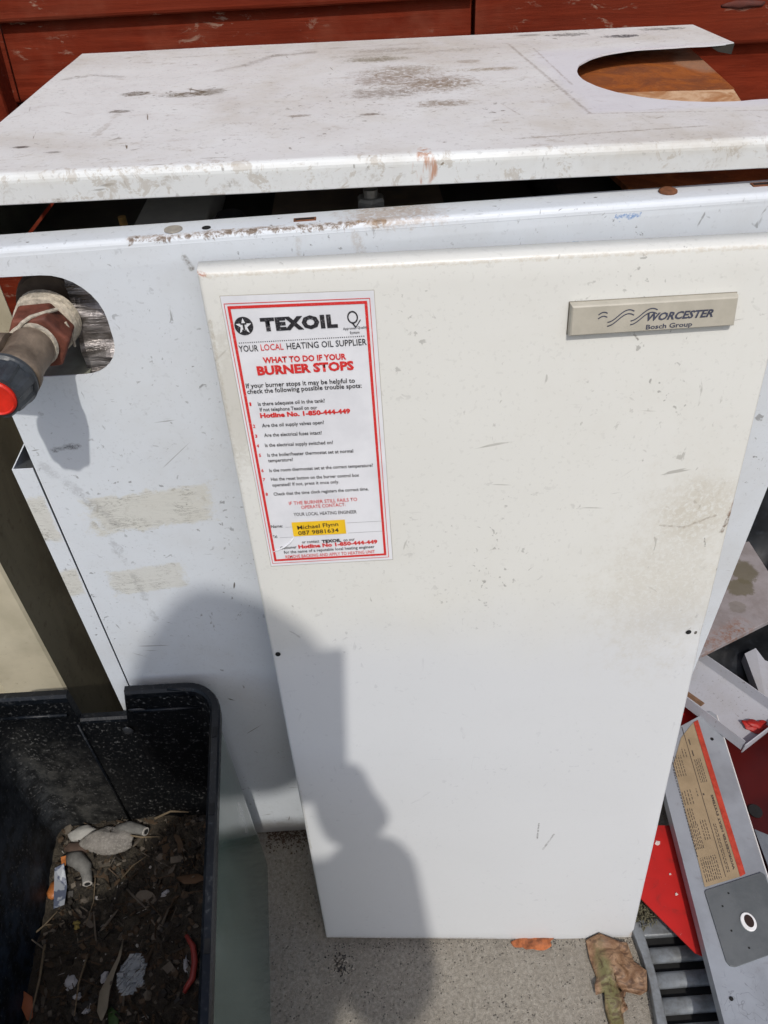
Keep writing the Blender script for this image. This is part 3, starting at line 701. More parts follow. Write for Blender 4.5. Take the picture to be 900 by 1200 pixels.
# round star emblem
bm = bmesh.new(); cx, cy, ra = 12.0, 19.8, 6.2
ringo = [bm.verts.new(stk(cx+ra*math.cos(R(t)), cy+ra*math.sin(R(t)), .0008)) for t in range(0, 360, 10)]; bm.faces.new(ringo)
obj('round_emblem', bm, M_ink, sticker)
bm = bmesh.new()
pts = []
for k in range(10):
    t = R(-90+36*k); q = 5.5 if k % 2 == 0 else 2.3; pts.append(stk(cx+q*math.cos(t), cy+q*math.sin(t), .0011))
cc = bm.verts.new(stk(cx, cy, .0011)); vs2 = [bm.verts.new(p) for p in pts]
for k in range(10): bm.faces.new((cc, vs2[k], vs2[(k+1) % 10]))
obj('star', bm, M_paper, sticker)
bm = bmesh.new()
for a in ((cx-2.0, cy-2.2, cx+2.0, cy-1.2), (cx-.65, cy-1.2, cx+.65, cy+2.2), (cx-1.5, cy+2.2, cx+1.5, cy+3.0)): patch(bm, *a, .0014, stk, 1)
obj('emblem_letter', bm, M_ink, sticker)
# quality mark: a ring with a tick
bm = bmesh.new(); qx, qy = 84.7, 16.9; N_ = 28
a = [bm.verts.new(stk(qx+3.6*math.cos(2*math.pi*k/N_), qy+4.3*math.sin(2*math.pi*k/N_), .0008)) for k in range(N_)]
b2 = [bm.verts.new(stk(qx+2.7*math.cos(2*math.pi*k/N_), qy+3.3*math.sin(2*math.pi*k/N_), .0008)) for k in range(N_)]
for k in range(N_): bm.faces.new((a[k], a[(k+1) % N_], b2[(k+1) % N_], b2[k]))
for p0, p1, w in (((84.2, 20.5), (86.3, 23.6), .45), ((86.3, 23.6), (89.8, 18.6), .3)):
    d = Vector((p1[0]-p0[0], p1[1]-p0[1])).normalized(); q = Vector((-d.y, d.x))*w
    poly(bm, [stk(p0[0]+q.x, p0[1]+q.y, .001), stk(p1[0]+q.x, p1[1]+q.y, .001), stk(p1[0]-q.x, p1[1]-q.y, .001), stk(p0[0]-q.x, p0[1]-q.y, .001)])
obj('quality_mark', bm, M_ink, sticker)
line_of('Approved Quality', .004, M_ink, 77.6, 25.2, 94.0, 24.6, 2.4); line_of('System', .004, M_ink, 82.0, 28.0, 88.5, 27.9, 2.4)
bm = bmesh.new()
x = 6.7
while x < 92: patch(bm, x, 30.9-(x-6.7)*.014, x+.7, 31.5-(x-6.7)*.014, .0008, stk, 1); x += 1.45
obj('dotted_line', bm, M_ink, sticker)
bm = bmesh.new()
for x0, x1, y in ((17, 22, 180.6), (66, 94, 179.6), (11, 22, 190.2), (66, 93.5, 189.2)): patch(bm, x0, y, x1, y+.25, .0008, stk, 1)
obj('ruled_line', bm, M_grey, sticker)
# lifted crease across the sticker's lower left corner
bm = bmesh.new(); pr = [(3, 204), (8, 202.2), (14, 199.2), (19, 195.4), (22.6, 190.5)]
tube(bm, [stk(x, y, .0007) for x, y in pr], [.0003, .0006, .0008, .0007, .0003], 6); obj('paper_crease', bm, M_paper, sticker, smooth=True)

# badge
n = NB('badge_beige_plastic'); z1 = n.noise(60, 3); M_badge = n.out(n.mix(n.map(z1, .3, .7), (.40, .375, .31), (.46, .43, .36)), .42, 0, n.bump(n.noise(900, 2), .06, .0005))
M_badge_e = plain('badge_edge_grime', (.20, .175, .13), .6)
bc = [(.1027, .8010), (.2150, .8019), (.2163, .7812), (.1031, .7795)]
def bdg(x, y, o=.0063):   # x 0..112, y 0..21.5 down
    u, v = x/112, y/21.5
    X = (1-v)*((1-u)*bc[0][0]+u*bc[1][0])+v*((1-u)*bc[3][0]+u*bc[2][0]); Z = (1-v)*((1-u)*bc[0][1]+u*bc[1][1])+v*((1-u)*bc[3][1]+u*bc[2][1])
    return on_door(X, Z, o)
bm = bmesh.new(); L = []
for o, e in ((.0, 0), (.004, .1), (.0053, .6), (.0060, 1.4)):
    L.append([bm.verts.new(bdg(x, y, o)) for x, y in ((e, e), (112-e, e), (112-e, 21.5-e), (e, 21.5-e))])
for p, q in zip(L, L[1:]):
    for k in range(4): bm.faces.new((p[k], p[(k+1) % 4], q[(k+1) % 4], q[k]))
bm.faces.new(L[-1]); bm.faces.new(list(reversed(L[0])))
badge = obj('badge', bm, M_badge, door)
bm = bmesh.new(); patch(bm, -.5, -.4, 112.5, 22.3, .0004, bdg, 1); obj('badge_edge_line', bm, M_badge_e, badge)
bi = lambda x, y: bdg(x, y, .0063)
M_bink = plain('dark_blue_grey_ink', (.05, .055, .085), .5)
line_of('WORCESTER', .035, M_bink, 51.5, 13.2, 95.8, 13.0, 7.3, 'lettering', bi, badge, shear=.32)
line_of('Bosch Group', .018, M_bink, 51.5, 19.2, 82.6, 19.0, 4.6, 'lettering', bi, badge)
bm = bmesh.new()
def stroke(bm, pts, w, fn, o):
    P_ = [Vector(p) for p in pts]; q = inset_path(P_, w/2); p2 = inset_path(P_, -w/2)
    for i in range(len(P_)-1): poly(bm, [fn(*q[i], o), fn(*q[i+1], o), fn(*p2[i+1], o), fn(*p2[i], o)])
for ox, half in ((18.5, 1), (32.0, 0), (47.5, 0)):
    for dy in (0, 2.7):
        if half: pts = [(ox-0+i*.5, 7.0+dy-1.6*math.sin(math.pi*min(1, i/14))) for i in range(13)]
        else: pts = [(ox-7+i*.62, 8.6+dy-3.9*math.sin(-math.pi/2*1.0+math.pi*i/24*1.08)) for i in range(29)]
        stroke(bm, pts, .75, bdg, .0063)
obj('wave_logo', bm, M_bink, badge)

# ================================================================ TUB
TB = (-.335, -.20, 0)
tub = thing('recycling_tub', TB, 'open black and dark green plastic tub holding soil and rubbish, notch in its back rim', 'tub')
n = NB('black_plastic', TB)
z1 = n.noise(260, 3, .7); z2 = n.noise(9, 4, .65, off=(3, 1, 2)); z3 = n.noise(60, 5, .7); big = n.blob((-.43, -.01, .19), (.06, .12, .10), 1.3, n.noise(20, 4, .7), .5)
c = n.mix(n.math('MULTIPLY', n.map(z1, .56, .70), n.math('ADD', n.map(z2, .36, .66, .2, .75), n.math('MULTIPLY', big, .5), clamp=True)), (.0025, .0032, .0042), (.20, .20, .195))
c = n.mix(n.math('MULTIPLY', big, n.map(z3, .40, .66, .15, .8)), c, (.075, .075, .07))
bl = n.blob((-.47, -.20, .16), (.05, .16, .16), 1.2, z3, .4)
c = n.mix(n.math('MULTIPLY', bl, n.map(z3, .40, .62, .1, .8)), c, (.035, .055, .085))
M_tubi = n.out(c, n.map(z2, .3, .7, .45, .65), 0, n.bump(z3, .12, .002), **{'Specular IOR Level': .25})
n = NB('dark_green_plastic', TB); z1 = n.noise(14, 5, .65, .5, stretch=(1, 1, .4)); z3 = n.noise(120, 4, .7)
sc_ = n.math('MULTIPLY', n.blob((-.205, -.075, .20), (.02, .010, .045), .7, n.noise(60, 5, .7), 1.0), .5)
c = n.mix(n.map(z1, .3, .7), (.085, .130, .108), (.13, .175, .145)); c = n.mix(sc_, c, (.4, .42, .42)); c = n.mix(n.map(z3, .6, .7, 0, .25), c, (.2, .2, .17))
M_tubo = n.out(c, n.map(z1, .3, .7, .10, .20), 0, n.bump(n.noise(8, 3), .12, .004), **{'IOR': 1.65})
n = NB('rim_plastic', TB); z1 = n.noise(200, 4, .7)
M_rim = n.out(n.mix(n.map(z1, .55, .7, 0, .6), (.005, .0065, .009), (.06, .065, .07)), n.map(z1, .3, .7, .28, .5), 0, n.bump(z1, .2, .001), **{'Specular IOR Level': .35})
def rrect(x0, x1, y0, y1, rad, extra=()):
    pts = []
    for cx, cy, a0 in ((x1-rad, y1-rad, 0), (x0+rad, y1-rad, 90), (x0+rad, y0+rad, 180), (x1-rad, y0+rad, 270)):
        for k in range(9): t = R(a0+90*k/8); pts.append((cx+rad*math.cos(t), cy+rad*math.sin(t)))
        if a0 == 0: pts += [(xx, y1) for xx in extra]
    return pts
# the tub is a touch skewed against the boiler
def tw(p, z):
    x, y = p; t = R(5.0)*(1 if x > -.335 else .3)
    ex = (y+.02)*-math.tan(R(5.0))*1.0
    return Vector((x+ex, y, z))
NX = (-.3075, -.3085, -.3240, -.3255, -.3685, -.3700, -.3610, -.3620)
notch_top = [-.300, -.3080, -.3085, -.3290, -.3700, -.3705, -.3615, -.3625]
XR, XL, YB, YF = -.2125, -.4700, -.0185, -.50
def loop(off, z, bm, low=None, skew=0):
    """rounded outline; points in the notch drop to 'low'"""
    ex = [-.3070, -.3082, -.3290, -.3660, -.3672, -.380]
    pts = rrect(XL-off, XR+off, YF-off, YB+off, .030+off if off > -.02 else .014, ex)
    out = []
    for i, p in enumerate(pts):
        zz = z; x, y = p
        if low is not None and abs(y-(YB+off)) < 1e-6 and x in (-.3082, -.3290, -.3660): zz = low; x = -.3155 if x == -.3082 else x
        out.append(bm.verts.new(tw((x, y), zz)))
    return out
bm = bmesh.new(); ZT = .380; ZN = .335
def skin(a, b2, mat):
    for k in range(len(a)):
        j = (k+1) % len(a); f = bm.faces.new((a[k], a[j], b2[j], b2[k])); f.material_index = mat; f.smooth = False
ob = loop(.004, 0, bm); om = loop(.0015, .18, bm); ot = loop(0, ZT-.016, bm, ZN-.012)
it = loop(-.0035, ZT-.004, bm, ZN-.003); im_ = loop(-.010, .16, bm); ib = loop(-.014, .012, bm)
skin(ob, om, 1); skin(om, ot, 1); skin(it, im_, 0); skin(im_, ib, 0); skin(ot, it, 0)
f = bm.faces.new(ib); f.material_index = 0; f = bm.faces.new(list(reversed(ob))); f.material_index = 1
for v in bm.verts: pass
tb = obj('tub_body', bm, [M_tubi, M_tubo], tub)
bm = bmesh.new(); rp = [(.0004, ZT-.018, ZN-.011), (.0056, ZT-.018, ZN-.011), (.0064, ZT-.003, ZN-.002), (.0050, ZT, ZN), (-.0012, ZT, ZN), (-.0038, ZT-.0030, ZN-.002), (-.0042, ZT-.010, ZN-.006)]
LL = [loop(o, z, bm, l) for o, z, l in rp]
for a, b2 in zip(LL, LL[1:]): skin(a, b2, 0)
obj('tub_rim', bm, M_rim, tub)
# lower bead inside the back rim, wall rib, and slots along the side rim
bm = bmesh.new()
for xa, xb in ((-.3035, -.232), (-.3745, -.455)):
    tube(bm, [tw((xa, YB-.006), ZT-.030), tw((xb, YB-.006), ZT-.030)], .0022, 8)
tube(bm, [tw((-.3690, YB-.0062), ZN-.004), tw((-.3650, YB-.0135), .10)], .0014, 8)
tube(bm, [tw((-.238, YB-.0055), ZT-.012), tw((-.2440, YB-.002), ZT-.003), tw((-.262, YB-.001), ZT-.001)], .0018, 8)
obj('moulded_rib', bm, M_rim, tub, smooth=True)
for y in (-.075, -.155, -.27):
    p = tw((XR+.002, y), ZT+.0003); bm = bmesh.new(); box(bm, p, (.0045, .011, .0012), Matrix.Rotation(R(5), 3, 'Z')); obj('rim_slot', bm, M_black, tub)
M_mark = plain('scuffed_grey_plastic', (.03, .032, .035), .4)
for p, rr in ((tw((-.318, YB-.009), .318), (.006, .002, .007)), (tw((-.300, YB-.006), .352), (.010, .0015, .0025))):
    bm = bmesh.new(); lump(bm, p, rr, 4, .3); obj('moulded_mark', bm, M_mark, tub, smooth=True)

# soil
SB = (-.335, -.20, .1)
n = NB('dark_soil', SB); z1 = n.noise(70, 6, .75, .8); z2 = n.noise(420, 4, .75); z3 = n.noise(14, 4, .6)
c = n.mix(n.map(z1, .35, .68), (.020, .017, .013), (.095, .08, .056)); c = n.mix(n.map(z3, .42, .6, 0, .6), c, (.060, .046, .030))
c = n.mix(n.map(z2, .58, .72, 0, .5), c, (.11, .085, .055))
M_soil = n.out(c, n.map(z2, .3, .7, .55, .95), 0, n.bump(n.math('ADD', z1, z2), 1, .004))
def soil_z(x, y):
    k = .108+.012*mnoise.noise(Vector((x*14, y*14, 2)))+.006*mnoise.noise(Vector((x*45, y*45, 5)))+.0025*mnoise.noise(Vector((x*130, y*130, 8)))
    return k+.016*max(0, (y+.10)/.08)+.012*max(0, (x+.30)/.08)
bm = bmesh.new(); gx, gy = 110, 190; vv = []
for j in range(gy+1):
    y = -.490+.462*j/gy; vv.append([])
    for i in range(gx+1):
        x0 = -.4590+.236*i/gx; p = tw((x0, y), 0); vv[-1].append(bm.verts.new((p.x, y, soil_z(p.x, y))))
for j in range(gy):
    for i in range(gx): bm.faces.new((vv[j][i], vv[j][i+1], vv[j+1][i+1], vv[j+1][i]))
rnd = random.Random(3)
for q in range(5200):
    x0 = rnd.uniform(-.452, -.230); y = rnd.uniform(-.40, -.032); p = tw((x0, y), 0); s = rnd.choice((.001, .0015, .002, .003, .0045, .006))*rnd.uniform(.7, 1.3)
    M = Matrix.Translation((p.x, y, soil_z(p.x, y)+s*.2)) @ Matrix.Rotation(rnd.uniform(0, 6), 4, Vector((rnd.uniform(-1, 1), rnd.uniform(-1, 1), 1))) @ Matrix.Diagonal((s, s*rnd.uniform(.4, 1), s*rnd.uniform(.3, .8), 1))
    if q % 5 == 0: M = M @ Matrix.Diagonal((4.2, .30, .4, 1))
    elif q % 5 == 1: M = M @ Matrix.Diagonal((2.2, 1.8, .18, 1))
    mi = rnd.choice((0, 0, 0, 1, 2, 4, 3 if (rnd.random() < .3 and s < .003) else 1))
    stamp(bm, _ICO if q % 3 == 0 else _CUBE, M, mi)
so_ = obj('soil', bm, [M_soil, plain('brown_crumb', (.07, .045, .025), .8, var=.5), plain('dark_crumb', (.02, .016, .012), .6), plain('pale_chip', (.42, .40, .37), .5), plain('grey_brown_litter', (.13, .11, .085), .85, var=.5)], None, base=SB)
meta(so_, 'dark brown crumbly soil filling the bottom of the black tub', 'soil', kind='stuff')

# ---------------------------------------------------------------- rubbish in the tub
def solo(name, bm, m, base, label, cat, group=None, **kw):
    o = obj(name, bm, m, None, base=base, **kw); return meta(o, label, cat, group)
def sz(x, y, d=.0): return Vector((x, y, soil_z(x, y)+d))
n = NB('rough_grey_stone'); z1 = n.noise(50, 5, .7); z2 = n.noise(400, 3, .7)
M_stone = n.out(n.mix(n.map(z2, .4, .65), n.mix(n.map(z1, .4, .6), (.22, .205, .185), (.15, .14, .125)), (.28, .265, .24)), .9, 0, n.bump(z2, .6, .0015))
bm = bmesh.new(); lump(bm, sz(-.3850, -.0580, .006), (.0315, .0165, .012), 11, .22, 4, R(-4)); jitter(bm, .0012, 160)
solo('stone', bm, M_stone, sz(-.385, -.058), 'flat grey oval stone lying on the soil against the back of the tub', 'stone', smooth=True)
M_peb = plain('white_pebble', (.36, .355, .33), .7, var=.3)
bm = bmesh.new(); lump(bm, sz(-.4220, -.0440, .006), (.017, .0095, .008), 4, .25, 3, R(18))
solo('pebble', bm, M_peb, sz(-.425, -.042), 'whitish pebble left of the grey stone in the tub', 'pebble', smooth=True)
bm = bmesh.new(); lump(bm, sz(-.4230, -.0620, .004), (.017, .0085, .006), 6, .35, 3, R(-8)); jitter(bm, .001, 200)
solo('wood_chunk', bm, plain('brown_bark', (.085, .055, .04), .85, var=.3), sz(-.423, -.062), 'brown flat wood chunk under the whitish pebble in the tub', 'wood', smooth=True)
M_hose = plain('dusty_grey_rubber', (.15, .148, .138), .8, var=.5, scale=120)
M_hosein = plain('hose_mouth', (.015, .015, .015), .9); M_hoserim = plain('pale_hose_end', (.48, .46, .43), .6)
def hose(pts, rads, label, d):
    bm = bmesh.new(); tube(bm, pts, rads, 14); h = solo('hose_piece', bm, M_hose, pts[0], label, 'hose', 'grey hose pieces in the tub', smooth=True)
    e = Vector(pts[-1]); ax = (Vector(pts[-1])-Vector(pts[-2])).normalized(); r = rads[-1]
    bm = bmesh.new(); lathe(bm, e, ax, [(0, r*1.02), (.0008, r*1.02)], 18); obj('hose_end', bm, M_hoserim, h)
    bm = bmesh.new(); lathe(bm, e, ax, [(0, r*.62), (.0013, r*.62)], 16); obj('hose_bore', bm, M_hosein, h)
hose([sz(-.375, -.045, .004), sz(-.360, -.044, .009), sz(-.346, -.047, .010), sz(-.3400, -.0500, .010)], [.008, .0075, .0058, .0052], 'short grey hose stub poking out right of the grey stone', 0)
hose([sz(-.432, -.071, .004), sz(-.418, -.078, .007), sz(-.406, -.088, .008), sz(-.4010, -.100, .009), sz(-.399, -.107, .010)], [.009, .0095, .008, .006, .0054], 'bent grey hose piece in front of the grey stone, open end towards the viewer', 0)
# torn wrapper
n = NB('printed_wrapper'); z1 = n.noise(90, 2, .5); M_wr = n.out(n.mix(n.map(z1, .47, .55), (.40, .43, .47), (.12, .14, .20)), .3, 0)
M_or = plain('orange_foil', (.38, .13, .035), .5, var=.5)
bm = bmesh.new()
W1 = [(-.445, -.085), (-.433, -.082), (-.4270, -.105), (-.4220, -.128), (-.432, -.133), (-.4385, -.112)]
prism(bm, [sz(x, y, .010+.006*math.sin(i*2.1)) for i, (x, y) in enumerate(W1)], (0, 0, .0006))
wr = solo('torn_wrapper', bm, M_wr, sz(-.436, -.10), 'crumpled blue-white and orange wrapper at the left edge of the soil', 'wrapper')
bm = bmesh.new(); lump(bm, sz(-.4420, -.1060, .006), (.0085, .011, .005), 8, .3, 2); obj('orange_flap', bm, M_or, wr, smooth=True)
bm = bmesh.new(); prism(bm, [sz(-.4400, -.073, .013), sz(-.4335, -.072, .014), sz(-.4310, -.083, .012), sz(-.4360, -.085, .010)], (0, 0, .0005)); obj('orange_tip', bm, M_or, wr)
# red curved hose, leaf blade, film, chips, twigs
bm = bmesh.new(); tube(bm, [sz(-.2735, -.170, .008), sz(-.2640, -.182, .009), sz(-.2595, -.198, .009), sz(-.2610, -.213, .008), sz(-.2690, -.226, .006)], [.0022, .0034, .0036, .0036, .0028], 10)
solo('red_hose_piece', bm, plain('dull_red_rubber', (.30, .045, .035), .5), sz(-.262, -.2), 'curved dull red rubber strip near the right wall of the tub', 'hose', smooth=True)
def leafy(name, pts, w, m, label, cat, lift=.004, group=None):
    bm = bmesh.new(); L = []; R_ = []; C_ = []
    P = [Vector(p) for p in pts]; k = len(P)
    for i, p in enumerate(P):
        d = (P[min(i+1, k-1)]-P[max(i-1, 0)]).normalized(); q = Vector((-d.y, d.x)); ww = w[i]
        z = soil_z(p.x, p.y)+lift
        L.append(bm.verts.new((p.x+q.x*ww, p.y+q.y*ww, z+.002))); C_.append(bm.verts.new((p.x, p.y, z))); R_.append(bm.verts.new((p.x-q.x*ww, p.y-q.y*ww, z+.002)))
    for i in range(k-1): bm.faces.new((L[i], L[i+1], C_[i+1], C_[i])); bm.faces.new((C_[i], C_[i+1], R_[i+1], R_[i]))
    return solo(name, bm, m, (P[0].x, P[0].y, soil_z(P[0].x, P[0].y)), label, cat, group, solid=.0004, smooth=True)
leafy('dry_leaf', [(-.3460, -.168), (-.3475, -.185), (-.3500, -.203), (-.3530, -.222), (-.3500, -.240), (-.348, -.25)], [.0006, .0018, .003, .0055, .0055, .001], plain('pale_dry_leaf', (.23, .20, .145), .6), 'long narrow pale dry leaf standing on the soil at the front', 'leaf', .010)
leafy('dry_leaf', [(-.296, -.104), (-.285, -.106), (-.272, -.105), (-.262, -.108)], [.001, .0055, .006, .002], plain('brown_leaf', (.10, .055, .025), .7), 'brown leaf on the soil beside the right wall of the tub', 'leaf', .005)
leafy('dry_leaf', [(-.3030, .030-.045), (-.292, -.018), (-.278, -.022)], [.002, .008, .003], plain('dark_red_leaf', (.06, .025, .015), .7), 'dark brown leaf against the back wall of the tub', 'leaf', .014)
leafy('dry_leaf', [(-.447, -.215), (-.437, -.225), (-.428, -.242)], [.002, .0065, .003], plain('orange_brown_leaf', (.28, .085, .03), .6), 'orange brown leaf in the near left corner of the soil', 'leaf', .008)
leafy('dry_leaf', [(-.345, -.237), (-.338, -.246), (-.335, -.262)], [.002, .006, .003], plain('green_leaf', (.03, .07, .015), .6), 'small dark green leaf low in front of the pale dry leaf', 'leaf', .004)
n = NB('clear_plastic_film'); z1 = n.noise(120, 4, .6)
M_film = n.out((.55, .6, .63), .12, 0, n.bump(z1, .8, .003), **{'Alpha': .38, 'Transmission Weight': .0})
bm = bmesh.new(); vv = {}
for i in range(12):
    for j in range(14):
        x = -.3450+.030*i/11; y = -.225+.042*j/13; rr_ = math.hypot((i-5.5)/6.2, (j-6.5)/7.2)
        if rr_ < 1.05: vv[i, j] = bm.verts.new(sz(x+.002*mnoise.noise(Vector((i, j, 1))*.6), y, .006+.006*abs(mnoise.noise(Vector((i*.5, j*.5, 3))))))
for i in range(11):
    for j in range(13):
        q = [(i, j), (i+1, j), (i+1, j+1), (i, j+1)]
        if all(t in vv for t in q): bm.faces.new([vv[t] for t in q])
solo('plastic_film', bm, M_film, sz(-.33, -.205), 'crumpled scrap of clear plastic film right of the long pale leaf', 'plastic', solid=.0003)
M_chip = plain('white_plaster', (.42, .42, .43), .5, var=.15)
for i, (x, y, a, b2, ro, lab) in enumerate(((-.2740, -.024, .0085, .005, .3, 'white shard tucked in the back right corner of the soil'), (-.3080, -.119, .0050, .0024, .6, 'small white rod-like chip on the soil right of the hose pieces'),
    (-.2715, -.197, .0025, .0085, .15, 'bluish white sliver beside the curved red rubber strip'), (-.3980, -.206, .0070, .0080, .5, 'white jagged shard in the left front of the soil'), (-.3610, -.203, .0035, .0065, -.4, 'pale lilac shard left of the long dry leaf'),
    (-.3860, -.222, .0045, .0035, .2, 'tiny grey white chip in front of the jagged white shard'), (-.3700, -.238, .0040, .0025, .5, 'tiny pale chip at the very front of the soil'), (-.3170, -.213, .0035, .0022, 1.0, 'tiny white chip in front of the plastic film'))):
    bm = bmesh.new(); lump(bm, sz(x, y, .010 if i == 0 else .003), (a, b2, .003), i*3+20, .7, 2, ro); jitter(bm, .0012, 300, i)
    solo('shard', bm, M_chip, sz(x, y), lab, 'shard')
bm = bmesh.new(); lump(bm, sz(-.4060, -.146, .003), (.004, .003, .003), 2, .6, 2); lump(bm, sz(-.4030, -.152, .003), (.003, .003, .003), 5, .5, 2)
solo('yellow_crumb', bm, plain('ochre_foam', (.36, .28, .08), .8), sz(-.406, -.146), 'ochre yellow crumb on the soil left of centre', 'crumb', smooth=True)
M_twig = plain('pale_twig', (.17, .13, .08), .8)
tw_ = [([(-.362, -.054, .014), (-.345, -.056, .013), (-.322, -.056, .008)], .0011, 'thin straw lying right across the grey stone end'), ([(-.362, -.101, .006), (-.350, -.088, .011), (-.334, -.077, .008)], .0010, 'thin twig slanting up right of the bent hose'),
    ([(-.452, -.160, .010), (-.440, -.148, .010), (-.428, -.135, .012)], .0012, 'pale forked twig by the left tub wall'), ([(-.432, -.170, .006), (-.430, -.205, .007), (-.428, -.250, .008)], .0016, 'dark upright stick near the left front of the soil'),
    ([(-.392, -.10, .005), (-.390, -.125, .005), (-.393, -.150, .004)], .0008, 'fine root running forward from the bent hose'), ([(-.384, -.18, .006), (-.386, -.21, .006), (-.383, -.24, .004)], .0012, 'thin stalk at the front middle of the soil'),
    ([(-.330, -.036, .010), (-.310, -.030, .013), (-.288, -.031, .012)], .0016, 'brown stick along the back wall of the tub')]
for pts, r, lab in tw_:
    bm = bmesh.new(); P = [sz(x, y, d) for x, y, d in pts]; tube(bm, P, [r, r*.9, r*.5], 6)
    if 'forked' in lab: tube(bm, [P[1], P[1]+Vector((.009, -.001, .002))], [r*.8, r*.4], 6)
    solo('twig', bm, M_twig, P[0], lab, 'twig', smooth=True)

# ================================================================ RIGHT-HAND SCRAP PILE
n = NB('black_rubble_sack'); z1 = n.noise(14, 3, .5, .5); z2 = n.noise(70, 4, .6)
M_sack = n.out(n.mix(n.map(z2, .5, .75), (.006, .007, .009), (.016, .019, .024)), n.map(z1, .3, .7, .30, .6), 0, n.bump(z1, .45, .010))
bm = bmesh.new(); gx, gy = 60, 60; vv = []
for j in range(gy+1):
    vv.append([])
    for i in range(gx+1):
        x = .325+.95*i/gx; y = .02+1.05*j/gy
        e = min(1, 6*min(i/gx, 1-i/gx, j/gy, 1-j/gy))
        q = mnoise.noise(Vector((x*3.5, y*3.5, 1))); q2 = 1-abs(mnoise.noise(Vector((x*11+y*5, y*9-x*4, 4))))*2
        z = .004+e*(.025+.05*max(0, q)+.028*q2*max(0, .5+q)+.05*min(1, max(0, (x-.5)/.4)))
        if y > .395: z += .34*min(1, (y-.395)/.045)*(.85+.3*q)*min(1, max(0, (x-.34)/.1))
        elif x > .625: z += .06*min(1, (x-.625)/.05)
        vv[-1].append(bm.verts.new((x, min(y, .445), max(.004, z))))
for j in range(gy):
    for i in range(gx):
        if vv[j][i].co.y < .4449: bm.faces.new((vv[j][i], vv[j][i+1], vv[j+1][i+1], vv[j+1][i]))
solo('black_plastic_sack', bm, M_sack, (.7, .3, 0), 'crumpled black plastic sack under the scrap at the right of the boiler', 'sack', smooth=True)
# grey stained board
PB = (.53, .26, .1)
n = NB('grey_stained_board', PB); z1 = n.noise(20, 5, .65); z2 = n.noise(60, 4, .7); z3 = n.noise(220, 3, .7)
c = n.mix(n.map(z1, .35, .7), (.27, .245, .25), (.19, .165, .16))
for q in ((.5650, .332, .021, .024), (.5480, .300, .021, .017), (.475, .300, .012, .012), (.5280, .262, .014, .012)):
    c = n.mix(n.math('MULTIPLY', n.blob((q[0], q[1], .1), (q[2], q[3], .2), .35, z2, .75), .85 if q[2] > .02 else .4), c, (.105, .090, .055))
ed_ = n.seg((.43, .176, .11), (.52, .222, .11), .026, z2, .02)
c = n.mix(n.math('MULTIPLY', ed_, n.map(z2, .42, .56)), c, (.20, .085, .04)); c = n.mix(n.map(z3, .62, .72, 0, .3), c, (.1, .08, .06))
M_board = n.out(c, .75, 0, n.bump(z2, .3, .002))
bm = bmesh.new(); prism(bm, [(.400, .155, .125), (.440, .172, .122), (.565, .232, .112), (.620, .255, .11), (.606, .31, .118), (.6010, .402, .12), (.40, .39, .12)], (0, 0, -.010))
solo('stained_board', bm, M_board, PB, 'grey board with brown stains and a rusty lower edge, behind the white channels', 'board', bevel=.001)
# white steel channel with a red blob of sealant at its open end
M_wh = NB('scratched_white_steel'); c, mid, fl = wear(M_wh, (.44, .45, .49), (.32, .30, .27), .4, .8, (.1, .08, .06), .8, 1.5, 13)
M_wh = M_wh.out(c, .38, 0, M_wh.bump(M_wh.noise(12, 3), .25, .003))
M_edge = plain('bright_cut_edge', (.72, .70, .68), .5, var=.1)
def channel(name, p0, p1, w, lip, label, cat='metal channel', tilt=(0, 0, 1), mat=None, solid=.0014, cutf=None):
    """folded U: p0-p1 is its left bottom edge, w its width vector, lip the height of its sides"""
    bm = bmesh.new(); p0 = Vector(p0); p1 = Vector(p1); w = Vector(w); up = Vector(tilt).normalized()*lip
    rows = []
    for k in range(13):
        p = p0.lerp(p1, k/12); a = w.normalized()*.002; u2 = up.normalized()*.002
        rows.append([bm.verts.new(q) for q in (p+up, p+u2, p+a, p+w-a, p+w+u2, p+w+up)])
    for a, b2 in zip(rows, rows[1:]):
        for j in range(5): bm.faces.new((a[j], b2[j], b2[j+1], a[j+1]))
    return solo(name, bm, mat or M_wh, p0, label, cat, solid=solid)
ch = channel('white_channel', (.330, .250, .045), (.4520, .0370, .0800), (.075, .044, .002), .020, 'white folded steel channel lying across the pile with a red smear at its near end', 'metal channel', (.1, .1, 1))
bm = bmesh.new(); bx0 = Vector((.4530, .0355, .0790)); bw = Vector((.077, .045, .002)); poly(bm, [bx0, bx0+bw, bx0+bw+Vector((.004, 0, .021)), bx0+Vector((.0, 0, .018))]); obj('end_cap', bm, M_wh, ch, solid=.0014)
bm = bmesh.new(); lump(bm, (.4885, .0700, .0835), (.015, .0095, .0030), 5, .9, 4, R(-12)); jitter(bm, .004, 70)
M_rseal = plain('red_enamel', (.36, .012, .008), .55, var=.35, scale=90, bump=.5)
obj('red_smear', bm, M_rseal, ch, smooth=True)
bm = bmesh.new(); prism(bm, [(.535, .212, .060), (.5555, .220, .062), (.560, .196, .062), (.572, .188, .062), (.60, .15, .062), (.56, .06, .070), (.515, .085, .075)], (.0, 0, -.0016))
wb = solo('white_bracket', bm, M_wh, (.54, .14, .06), 'white notched steel bracket standing at the right edge above the channel', 'bracket')
bm = bmesh.new(); poly(bm, [(.535, .212, .060), (.515, .085, .075), (.5155, .087, .055), (.5355, .212, .040)]); obj('bracket_flange', bm, M_wh, wb, solid=.0012)
